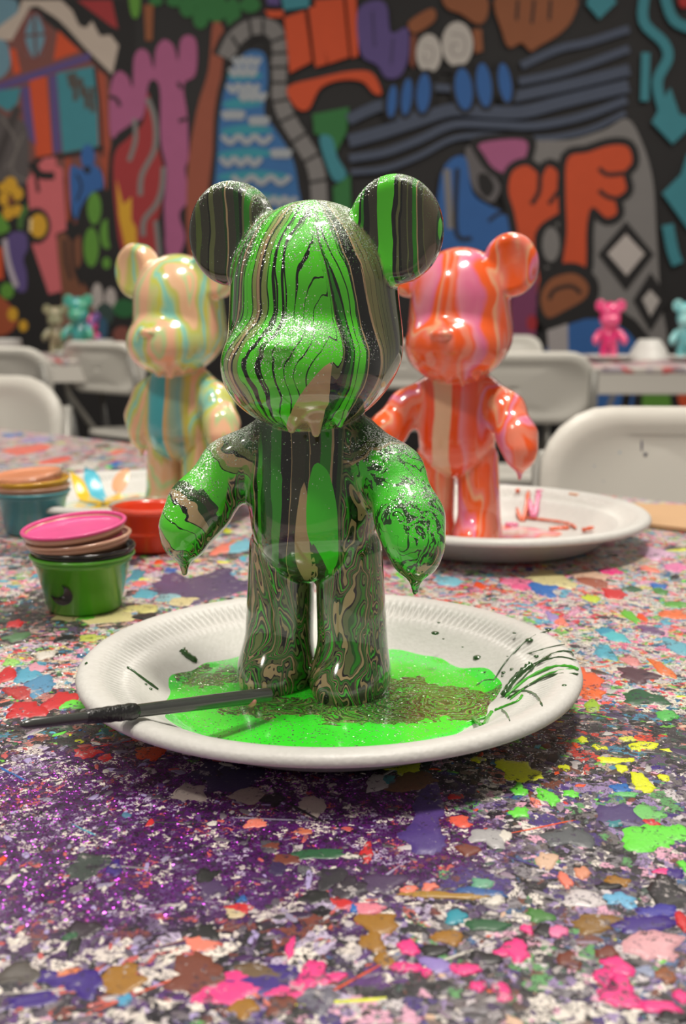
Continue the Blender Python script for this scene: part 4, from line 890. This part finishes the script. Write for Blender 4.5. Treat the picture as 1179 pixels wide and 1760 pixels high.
for pts, wd, mt in (
    (((848, 1172), (868, 1140), (905, 1102), (940, 1086), (972, 1085)), .00045, MSTR), (((868, 1200), (905, 1160), (935, 1132), (965, 1120), (998, 1122)), .0005, MSTR),
    (((866, 1198), (880, 1175), (900, 1155), (915, 1143)), .0022, MSTR), (((915, 1143), (940, 1132), (975, 1120), (1000, 1128)), .0004, MSTR), (((868, 1200), (900, 1172), (940, 1150), (975, 1146), (1000, 1152)), .0009, MSTG),
    (((872, 1202), (905, 1182), (945, 1162), (998, 1160)), .0007, MSTR), (((876, 1204), (910, 1178), (945, 1158), (985, 1150)), .0005, MSTG), (((905, 1125), (950, 1112), (990, 1108)), .0003, MSTR), (((925, 1140), (960, 1130), (996, 1136)), .0004, MSTR),
    (((850, 1222), (870, 1214), (890, 1206), (898, 1196)), .0008, MSTG), (((812, 1234), (828, 1250), (838, 1236), (846, 1224)), .0011, MSTG), (((880, 1190), (900, 1188), (920, 1195), (932, 1214)), .0006, MSTR), (((862, 1220), (870, 1228), (876, 1240)), .0004, MSTR),
    (((715, 1254), (716, 1264), (715, 1280)), .0007, MSTG), (((680, 1256), (681, 1264)), .0008, MSTG), (((840, 1232), (780, 1248), (712, 1256)), .0006, MSTG),
    (((218, 1147), (240, 1163), (272, 1186)), .0008, MSTR), (((312, 1117), (322, 1128), (338, 1138)), .0022, MSTR), (((808, 1190), (830, 1172), (850, 1170)), .0006, MSTR),
    (((150, 1140), (146, 1142)), .0005, MSTR), (((336, 1250), (333, 1251)), .0007, MSTR)):
    strand(PL1, pts, wd, mt, pud)
def dot(PL, px, py, r, mat, parent):
    z = PL.z+.01
    for _ in range(10):
        p = on_z(px, py, z); z = PL.z + plate_z(min(.107, math.hypot(p.x-PL.x, p.y-PL.y)))
    bm = bmesh.new(); bmesh.ops.create_uvsphere(bm, u_segments=10, v_segments=6, radius=1)
    for v in bm.verts: v.co = Vector((v.co.x*r*1.1, v.co.y*r, v.co.z*r*.45)) + (p-PL)
    bm_obj('paint_drop', bm, mat, parent, True)
for a in ((748, 1088, .0018), (754, 1070, .0008), (762, 1098, .0006), (795, 1118, .0009), (795, 1112, .0005), (822, 1130, .0024), (822, 1137, .0014), (836, 1156, .0014), (880, 1150, .0010), (866, 1156, .0012), (864, 1162, .0008), (910, 1100, .0018), (942, 1082, .0014), (884, 1088, .0009), (714, 1138, .0007), (872, 1128, .0005), (848, 1048, .0006), (970, 1178, .0010), (922, 1128, .0013), (250, 1176, .0008), (258, 1184, .0010)):
    dot(PL1, *a, MSTR, pud)

# puddles of the two other bears
def small_pud_mat(name, cols, k=3.0):
    m = NT(name); o = m.obj(); wv = m.vmath('SUBTRACT', m.noise(o, 40, 2, out='Color'), (.5, .5, .5))
    q = m.vmath('ADD', o, m.vmath('SCALE', wv, scale=.03))
    m.P(col=m.ramp(m.math('FRACT', m.math('MULTIPLY', m.noise(q, 30, 2), k)), cols, 'LINEAR'), rough=.2, coat=.6); return m.mat
pudo, _ = puddle('thin film of orange and pink paint on the plate of the orange bear', PL2, lambda a: .052+.006*math.sin(2*a+2)+.004*math.sin(5*a)+.002*math.sin(11*a), small_pud_mat('orange_film', [(0, (236, 120, 80)), (.3, (222, 200, 190)), (.5, (228, 190, 186)), (.7, (238, 150, 170)), (1, (240, 110, 50))]), .0038, 72, 14)
pudp, _ = puddle('pale mint and beige paint puddle on the plate of the pastel bear', PL3, lambda a: .068+.003*math.sin(3*a+2)+.003*math.sin(5*a), small_pud_mat('pastel_film', [(0, (150, 215, 185)), (.3, (190, 214, 160)), (.5, (226, 196, 160)), (.7, (160, 205, 200)), (1, (200, 190, 130))]), .0045, 72, 14)
MOS = simple('orange_pink_streak', (236, 110, 70), .25, coat=.5); MPS = simple('pink_streak', (238, 130, 170), .25, coat=.5); MYE = simple('yellow_paint', (240, 196, 20), .25, coat=.5); MCY = simple('light_blue_paint', (84, 190, 214), .25, coat=.5); MTN = simple('peach_paint', (230, 172, 130), .25, coat=.5)
for pts, wd, mt in ((((908, 852), (900, 868), (888, 885)), .0022, MOS), (((926, 856), (918, 866), (910, 880)), .0030, MPS), (((950, 832), (935, 843), (920, 855)), .0012, MPS), (((1012, 842), (1006, 850)), .0016, MTN), (((890, 888), (930, 893), (975, 900), (990, 908)), .0014, MOS), (((945, 912), (960, 910), (978, 908)), .0030, MOS), (((870, 905), (880, 904), (890, 905)), .0036, MPS), (((1000, 912), (1020, 907)), .002, MOS), (((888, 845), (892, 842)), .002, MOS), (((965, 925), (970, 930)), .0012, MOS)):
    strand(PL2, pts, wd, mt, pudo)
# paint petals on the plate at the left
def petal(PL, px0, py0, px1, py1, wpx, mat, parent):
    a = on_z(px0, py0, PL.z+.007)-PL; b = on_z(px1, py1, PL.z+.007)-PL
    bm = bmesh.new(); d = b-a; L_ = d.length; d.normalize(); n = Vector((-d.y, d.x, 0)); wd = wpx/FPX*(a+PL-CAM).length
    up = []; dn = []
    def put(p, t): 
        z = max(plate_z(math.hypot(p.x, p.y)), .005) + t; return bm.verts.new((p.x, p.y, z))
    N_ = 14; top_, bot = [], []
    for i in range(N_+1):
        t = i/N_; w_ = wd*math.sin(math.pi*min(1, t**.65+.02))**.7 + wd*.04
        c = a + d*L_*t
        top_.append((put(c+n*w_, .0002), put(c, .0018), put(c-n*w_, .0002)))
    for i in range(N_):
        A_, B_ = top_[i], top_[i+1]
        bm.faces.new((A_[0], A_[1], B_[1], B_[0])); bm.faces.new((A_[1], A_[2], B_[2], B_[1]))
    bmesh.ops.recalc_face_normals(bm, faces=bm.faces)
    bm_obj('paint_petal', bm, mat, parent, True)
for a in ((176, 862, 122, 842, 16, MYE), (178, 862, 148, 832, 16, MCY), (178, 864, 206, 846, 20, MYE), (200, 846, 222, 834, 12, MTN), (190, 862, 240, 850, 8, MTN), (172, 866, 146, 874, 8, MYE), (178, 868, 186, 880, 10, MYE)):
    petal(PL3, *a, pudp)

# ------------------------------------------------------------------ bears
def ground(px, dist): return Vector(((px-589.5)/FPX*dist, dist, 0))
fz = .0042
bx = Vector((on_y(540, 880, .457).x, .457, PL1.z+fz))
make_bear('large green bear figurine with black and beige marbled drips and glitter, on the nearest plate', FINE, MG, bx, 18, 'painted bear figurines')
bo = Vector((on_y(783, 880, .765).x, .765, PL2.z+fz))
make_bear('orange and pink glossy bear figurine standing behind the green bear at right', FINE, MO, bo, 22, 'painted bear figurines')
bp = Vector((on_y(315, 880, .85).x, .85, PL3.z+fz))
make_bear('pastel peach, lime and light blue bear figurine behind the green bear at left', FINE_B, MP, bp, 24, 'painted bear figurines')

# ------------------------------------------------------------------ stirring stick
A = on_z(463, 1194, TZ+.0165); B = on_z(258, 1219, TZ+.0262)
# carry the line on to the far left end
bestt = 1.0
for k in range(400):
    t = 1+k*.01; p = A+(B-A)*t
    r_ = p-CAM; c_, s_ = math.cos(PITCH), math.sin(PITCH)
    dep = r_.y*c_ - r_.z*s_
    if 589.5+FPX*r_.x/dep < 36: bestt = t; break
E = A+(B-A)*bestt
stick = thing('stir_stick', 'dark grey paint-stained stirring stick resting on the rim of the nearest plate', 'stick', A)
d = E-A
bm = bmesh.new()
ts = [0, .003, .01, .1, .3, .5, .7, .85, .96, .985, 1.0]
rr = [.0024, .0028, .0030, .0031, .0029, .0026, .0023, .0020, .0019, .0015, .0006]
bm_tube(bm, [d*t for t in ts], rr, 18)
for v in bm.verts: v.co.z = v.co.z
bm_obj('handle', bm, simple('dark_grey_lacquer', (66, 68, 66), .22, coat=.8, var=.15, scale=200), stick, True)
bm = bmesh.new(); q = [d*(.57+.02*i) for i in range(12)]
bm_tube(bm, q, [.0018, .0030, .0033, .0030, .0032, .0029, .0031, .0028, .0029, .0027, .0026, .0014], 12)
bm_obj('dried_paint_sleeve', bm, simple('black_dried_paint', (28, 27, 30), .35, coat=.4, bump=.6, scale=120), stick, True)
bm = bmesh.new(); bmesh.ops.create_uvsphere(bm, u_segments=12, v_segments=8, radius=.0024)
for v in bm.verts: v.co = Vector((v.co.x*.9, v.co.y*.7, v.co.z*.9)) + d*.085 + Vector((0, -.0022, -.0012))
bm_obj('paint_dab', bm, simple('pink_dab', (214, 130, 130), .4), stick, True)

# ------------------------------------------------------------------ cups
mclear = NT('clear_plastic'); _o = mclear.obj()
mclear.P(col=(.92, .92, .92, 1), rough=.08, trans=.92, ior=1.12, spec=.6, alpha=.75); mclear.b.inputs['Specular IOR Level'].default_value = .7; MCLR = mclear.mat
def cup_wall_mat(name, col, rough=.28): return simple(name, col, rough, coat=.5, var=.12, scale=90)
CH_ = .033; CR0, CR1 = .0212, .0285
def cup(label, base, wallmat, rimmat, paintmat=None, fill=.7, tilt=(0, 0), group='small paint cups', marks=None):
    t = thing('paint_cup', label, 'cup', base, 0, group); t.rotation_euler = (tilt[0], tilt[1], 0)
    th = .0007
    prof = [(.00002, 0), (CR0-.002, 0), (CR0, .0015), (CR1-.0012, CH_-.004), (CR1, CH_-.004), (CR1, CH_-.001)]
    prof_in = [(CR1-th, CH_-.001), (CR1-.0018, CH_-.0045), (CR0-th, .002), (.00002, .0012)]
    v, f = lathe_data(prof+prof_in, 56); pydata('cup_wall', v, f, wallmat, t, True)
    v, f = lathe_data([(CR1-.0006, CH_-.0012), (CR1+.0004, CH_-.0014), (CR1+.0016, CH_-.0008), (CR1+.0018, CH_+.0002), (CR1+.0008, CH_+.001), (CR1-.0006, CH_+.0006), (CR1-.0006, CH_-.0012)], 56)
    pydata('cup_rim', v, f, rimmat, t, True)
    if paintmat:
        z = CH_*fill; r = CR0+(CR1-CR0)*fill-.0012
        v, f = lathe_data([(.00002, z), (r*.7, z), (r*.95, z+.0002), (r, z+.0012), (r, z-.006)], 48); pydata('paint', v, f, paintmat, t, True)
    return t
GC = on_z(146, 1046, TZ); GC.z = TZ+.0006
MGC = cup_wall_mat('green_cup_paint', (92, 176, 44)); MBC = cup_wall_mat('black_cup_paint', (16, 16, 17), .2); MTC = cup_wall_mat('beige_cup_paint', (212, 164, 138)); MKC = cup_wall_mat('pink_cup_paint', (236, 80, 150), .45); MOC = cup_wall_mat('red_orange_cup_paint', (232, 66, 22)); MTE = cup_wall_mat('teal_cup_paint', (84, 158, 168)); MYC = cup_wall_mat('yellow_cup_paint', (226, 176, 40)); MPC = cup_wall_mat('peach_cup_paint', (224, 140, 92), .5)
gstack = 'nested paint cups behind the left of the nearest plate'
g1c = cup('bright green paint cup with a black crescent smear, bottom of the near stack', GC, MGC, MGC, None, group=gstack)
# crescent smear on the green cup, wrapped on its wall
bm = bmesh.new(); top_ = []
loop = [(math.cos(math.radians(a)), math.sin(math.radians(a))) for a in range(183, 438, 12)]
cx_, cy_, r2_ = -.42, .5, .8
a1 = math.atan2(loop[-1][1]-cy_, loop[-1][0]-cx_); a0 = math.atan2(loop[0][1]-cy_, loop[0][0]-cx_)
loop += [(cx_+r2_*math.cos(a1+(a0-a1)*k/12), cy_+r2_*math.sin(a1+(a0-a1)*k/12)) for k in range(1, 12)]
tri = tessellate_polygon([[Vector((x, y, 0)) for x, y in loop]])
vv = []
for x, y in loop:
    s = x*.0072; zz = .0140 + y*.0064
    r = CR0 + (CR1-.0012-CR0)*(zz-.0015)/(CH_-.0055) + .0011
    a = -math.pi/2 - .30 + s/r
    vv.append(bm.verts.new((r*math.cos(a), r*math.sin(a), zz)))
for t in tri: bm.faces.new([vv[i] for i in t])
bmesh.ops.recalc_face_normals(bm, faces=bm.faces)
bm_obj('paint_smear', bm, MBC, g1c)
def up(c, z, dx=0, dy=0): return Vector((c.x+dx, c.y+dy, c.z+z))
cup('black paint cup nested in the green cup', up(GC, .0042, .0005), MBC, MBC, None, group=gstack)
cup('beige paint cup tilted above the black cup rim', up(GC, .0098, .0012), MTC, MTC, None, tilt=(.02, -.08), group=gstack)
cup('clear cup of hot pink paint with a pink rim, top of the near stack', up(GC, .0172, -.0008), MTC, MKC, MKC, .92, (.06, -.09), group=gstack)
TC = on_z(58, 915, TZ); TC.z = TZ+.0006
g2 = 'nested paint cups by the left edge of the picture'
cup('teal paint cup, bottom of the far left stack', TC, MTE, MTE, None, group=g2)
cup('beige rimmed paint cup nested in the teal cup', up(TC, .0045), MTC, MTC, None, group=g2)
cup('yellow rimmed paint cup in the middle of the far left stack', up(TC, .0095, .001), MYC, MYC, None, tilt=(.02, -.03), group=g2)
cup('clear cup of peach paint, top of the far left stack', up(TC, .015, -.001), MCLR, MCLR, MPC, .95, (.03, -.08), group=g2)
OC = on_z(262, 944, TZ); OC.z = TZ+.0006
cup('single red-orange paint cup just behind the hand of the green bear', OC, MOC, MCLR, MOC, .6, group='lone paint cup')
C4 = on_z(-25, 880, TZ); C4.z = TZ+.0006
cup('clear empty paint cup cut off by the left edge of the picture', C4, MCLR, MCLR, MCLR, .2, group='clear paint cup')

# cardboard sheet at the far right edge
q = [on_z(1062, 872, TZ), on_z(1330, 880, TZ), on_z(1330, 935, TZ), on_z(1062, 902, TZ)]
c0 = sum(q, Vector())/4
vs = []
for zz in (.0012, .0042):
    for p in q: vs.append((p.x-c0.x, p.y-c0.y, zz))
cb = pydata('cardboard_sheet', vs, [(0, 1, 2, 3), (7, 6, 5, 4), (0, 4, 5, 1), (1, 5, 6, 2), (2, 6, 7, 3), (3, 7, 4, 0)], MCARD)
cb.location = (c0.x, c0.y, TZ)
tag(cb, 'plain tan cardboard sheet on the far right edge of the painted table', 'cardboard')

# ------------------------------------------------------------------ folding chairs
def rounded(w_, h_, r, n=7):
    out = []
    for (cx, cz, a0) in ((w_/2-r, h_/2-r, 0), (-w_/2+r, h_/2-r, 90), (-w_/2+r, -h_/2+r, 180), (w_/2-r, -h_/2+r, 270)):
        for k in range(n):
            a = math.radians(a0+90*k/(n-1)); out.append((cx+r*math.cos(a), cz+r*math.sin(a)))
    return out
def panel_mesh(name, w_, h_, r, bow, th, rim, horizontal=False):
    """moulded plastic panel with thick rounded rim and thinner recessed middle"""
    bm = bmesh.new(); loops = []
    spec = [(1.0, -th*.35), (1.0, th*.35), (.985, th*.5), (1-rim, th*.5), (1-rim*1.35, th*.2), (.55, th*.2), (.4, th*.2), (.25, th*.2), (.12, th*.2), (.02, th*.2)]
    back = [(.02, -th*.3), (.12, -th*.3), (.25, -th*.3), (.4, -th*.3), (.55, -th*.3), (1-rim*1.35, -th*.3), (1-rim, -th*.5), (.985, -th*.5), (1.0, -th*.35)]
    R_ = rounded(w_, h_, r)
    for s, t in spec[1:]+back:
        lp = []
        for (x, z) in R_:
            if s < .99:
                ins = (1-s)*min(w_, h_)/2 if s > .6 else None
                if ins is not None: x2 = x*(1-2*ins/w_); z2 = z*(1-2*ins/h_)
                else: x2, z2 = x*s, z*s
            else: x2, z2 = x, z
            y = t + bow*((x2/(w_/2))**2)
            lp.append(bm.verts.new((x2, z2, y) if horizontal else (x2, y, z2)))
        loops.append(lp)
    n = len(R_)
    for i in range(len(loops)):
        a, b = loops[i], loops[(i+1) % len(loops)]
        for k in range(n):
            k2 = (k+1) % n
            try: bm.faces.new((a[k], a[k2], b[k2], b[k]))
            except ValueError: pass
    bmesh.ops.recalc_face_normals(bm, faces=bm.faces)
    me = bpy.data.meshes.new(name); bm.to_mesh(me); bm.free()
    me.materials.append(MCHAIR); me.polygons.foreach_set('use_smooth', [True]*len(me.polygons))
    return me
BKM = panel_mesh('backrest', .45, .20, .08, -.028, .026, .22)
STM = panel_mesh('seat', .42, .40, .09, 0, .024, .10, True)
def make_chair(label, loc, rz, group):
    t = thing('folding_chair', label, 'chair', loc, rz, group)
    b = bpy.data.objects.new('backrest', BKM); C.objects.link(b); b.parent = t; b.location = (0, .235, .71); b.rotation_euler = (math.radians(-13), 0, 0)
    s = bpy.data.objects.new('seat', STM); C.objects.link(s); s.parent = t; s.location = (0, -.02, .44); s.rotation_euler = (math.radians(3), 0, 0)
    for sx in (-1, 1):
        bm = bmesh.new(); bm_tube(bm, [(sx*.215, .255, .76), (sx*.22, .215, .60), (sx*.225, .06, .40), (sx*.225, -.24, .01)], .0125, 8)
        bm_obj('front_leg', bm, MFRAME, t, True)
        bm = bmesh.new(); bm_tube(bm, [(sx*.205, -.13, .43), (sx*.205, .05, .26), (sx*.205, .27, .01)], .0115, 8)
        bm_obj('rear_leg', bm, MFRAME, t, True)
    for (y, z, hw) in ((-.19, .09, .225), (.21, .09, .205)):
        bm = bmesh.new(); bm_tube(bm, [(-hw, y, z), (hw, y, z)], .009, 8); bm_obj('crossbar', bm, MFRAME, t, True)
    return t
CG = 'white folding chairs around the room'
def chair_at(label, px, dist, rz):
    """px, dist: where the middle of the back rest stands"""
    a = math.radians(rz); x = (px-589.5)/FPX*dist
    make_chair(label, (x + .235*math.sin(a), dist - .235*math.cos(a), 0), a, CG)
chair_at('white folding chair with paint specks right behind the orange bear plate', 1285, 1.14, -3)
near_back = [o for o in C.objects if o.name.startswith('backrest')][-1]
for (x, z, rx, rz_, col) in ((-.200, .062, .0028, .0032, (190, 70, 80)), (-.137, .050, .0024, .0024, (150, 175, 196)), (-.112, .058, .0016, .0075, (70, 66, 90)), (-.108, .048, .0026, .0024, (60, 60, 80)), (-.165, .034, .002, .002, (170, 175, 190)), (-.07, .082, .012, .0012, (150, 150, 160)), (-.11, .090, .02, .003, (232, 150, 170)), (-.155, .018, .002, .002, (160, 170, 180))):
    bm = bmesh.new(); bmesh.ops.create_uvsphere(bm, u_segments=10, v_segments=6, radius=1)
    for v in bm.verts: v.co = Vector((x+v.co.x*rx, -.0078-.028*(x/.225)**2+v.co.y*.0008, z+v.co.z*rz_))
    bm_obj('paint_speck', bm, simple('speck_paint', col, .4), near_back, True)
chair_at('nearest white folding chair at the left edge, back rest above the table', -112, 1.75, -4)
chair_at('grey-shaded folding chair at the left edge behind the nearest left one', -30, 3.35, 172)
chair_at('white folding chair left of the pastel bear with its seat showing', 172, 4.05, 140)
chair_at('white folding chair between the orange bear and the far right table', 880, 2.9, 176)
chair_at('farther white folding chair whose rounded top shows beside the orange bear', 850, 5.3, 0)
chair_at('farthest folding chair behind the head of the orange bear', 690, 4.3, 180)

# ------------------------------------------------------------------ far tables
MFT = NT('far_table_top'); _o = MFT.obj()
_c = MFT.ramp(MFT.sep(MFT.vor(MFT.vmath('ADD', _o, MFT.vmath('SCALE', MFT.noise(_o, 20, 2, out='Color'), scale=.05)), 26))[0], [(0, (196, 188, 182)), (.3, (190, 120, 140)), (.45, (170, 160, 168)), (.6, (206, 198, 190)), (.75, (150, 90, 110)), (.85, (120, 110, 120)), (.92, (200, 90, 90))])
_z = MFT.sep(_o)[2]
_nz = MFT.noise(_o, 30, 2)
_f = MFT.math('GREATER_THAN', MFT.math('ADD', _z, MFT.math('MULTIPLY', MFT.math('SUBTRACT', _nz, .5), .03)), TZ-.018)
MFT.P(col=MFT.mix(_f, srgb((206, 202, 194)), _c), rough=.5); MFT = MFT.mat
def far_table(label, x0, x1, y0, y1):
    t = thing('folding_table', label, 'table', ((x0+x1)/2, (y0+y1)/2, 0))
    sx, sy = x1-x0, y1-y0
    bm = bmesh.new(); bm_box(bm, 0, 0, TZ-.01, sx, sy, .02, .006); bm_obj('tabletop', bm, MFT, t)
    bm = bmesh.new()
    bm_box(bm, 0, -sy/2+.014, TZ-.055, sx-.01, .022, .07, .004); bm_box(bm, 0, sy/2-.014, TZ-.055, sx-.01, .022, .07, .004)
    bm_box(bm, -sx/2+.014, 0, TZ-.055, .022, sy-.06, .07, .004); bm_box(bm, sx/2-.014, 0, TZ-.055, .022, sy-.06, .07, .004)
    bm_obj('apron', bm, MFT, t)
    for ax in (-1, 1):
        for ay in (-1, 1):
            bm = bmesh.new(); bm_tube(bm, [(ax*(sx/2-.22), ay*(sy/2-.1), TZ-.02), (ax*(sx/2-.14), ay*(sy/2-.1), .0)], .014, 8); bm_obj('leg', bm, MSTEEL, t, True)
    return t
xr = (975-589.5)/FPX*3.55
far_table('white far table with pink stains holding the small pink bear', xr, xr+1.83, 3.5, 4.26)
far_table('far left table behind the grey chairs holding the teal bear', -2.7, (206-589.5)/FPX*4.2, 4.12, 4.88)
def flat_bear_mat(name, c1, c2): 
    m = NT(name); o = m.obj(); m.P(col=m.mix(m.step(m.noise(m.vmath('MULTIPLY', o, (1, 1, .4)), 32, 2), .42, .58), srgb(c1), srgb(c2)), rough=.25, coat=.7); return m.mat
def far_bear(label, px, Y, mat, yaw=10, sc=1.0, z=0.004):
    b = make_bear(label, COARSE, mat, (((px-589.5)/FPX)*Y, Y, TZ+z), yaw, 'small bears on the far tables', False); b.scale = (sc,)*3
far_bear('small hot pink bear figurine on the far right table', 1041, 3.95, flat_bear_mat('hot_pink_poured', (232, 40, 120), (236, 90, 140)), 6)
far_bear('pale teal bear figurine at the right edge on the far right table', 1172, 3.9, flat_bear_mat('pale_teal_poured', (110, 190, 196), (150, 210, 210)), 10)
far_bear('teal and green bear figurine on the far left table', 143, 4.35, flat_bear_mat('teal_poured', (60, 150, 150), (70, 160, 130)), 10, 1.12)
far_bear('beige-green bear figurine behind the teal one on the far left table', 104, 4.62, flat_bear_mat('khaki_poured', (150, 140, 110), (130, 130, 100)), -10, .95)
far_bear('magenta and purple bear figurine beside the white cups on the far left table', 163, 4.6, flat_bear_mat('magenta_poured', (220, 50, 120), (96, 70, 140)), 10, .8)
xp = lambda px, Y: ((px-589.5)/FPX)*Y
plate('white foam plate under the small pink bear on the far right table', (xp(1041, 3.95), 3.95, TZ+.0006), group='foam plates on the far tables')
plate('white foam plate under the pale teal bear on the far right table', (xp(1190, 3.9), 3.92, TZ+.0006), group='foam plates on the far tables')
plate('white foam plate under the teal bear on the far left table', (xp(143, 4.35), 4.35, TZ+.0006), group='foam plates on the far tables')
ORD = ['topmost', 'second from the top', 'third from the top', 'fourth from the top', 'fifth from the top', 'fifth from the bottom', 'fourth from the bottom', 'third from the bottom', 'second from the bottom', 'bottom one']
for k in range(10):
    plate('white foam plate, ' + ORD[9-k] + ' in the stack on the far left table', (xp(-2, 4.45), 4.45, TZ+.0006+k*.0052), group='stacked foam plates')
# upturned foam bowl
v, f = lathe_data([(.001, .078), (.036, .078), (.040, .0765), (.062, .045), (.080, .008), (.088, .004), (.088, 0), (.080, .003), (.060, .040), (.038, .072), (.001, .073)], 48)
b = pydata('foam_bowl', v, f, MFOAM, None, True); b.location = (xp(1112, 4.1), 4.12, TZ); tag(b, 'upturned white foam bowl between the pink and pale teal bears', 'bowl')
# stack of foam cups / bowls on far left table
for k in range(4):
    v, f = lathe_data([(.001, 0), (.030, 0), (.042, .030), (.045, .032), (.044, .034), (.0405, .031), (.029, .002), (.001, .002)], 36)
    b = pydata('foam_bowl', v, f, MFOAM, None, True); b.location = (xp(182, 4.4), 4.4, TZ+.001+k*.012)
    tag(b, 'small white foam bowl, ' + ['bottom', 'second from the bottom', 'second from the top', 'topmost'][k] + ' of the pile right of the teal bear', 'bowl', 'nested foam bowls')
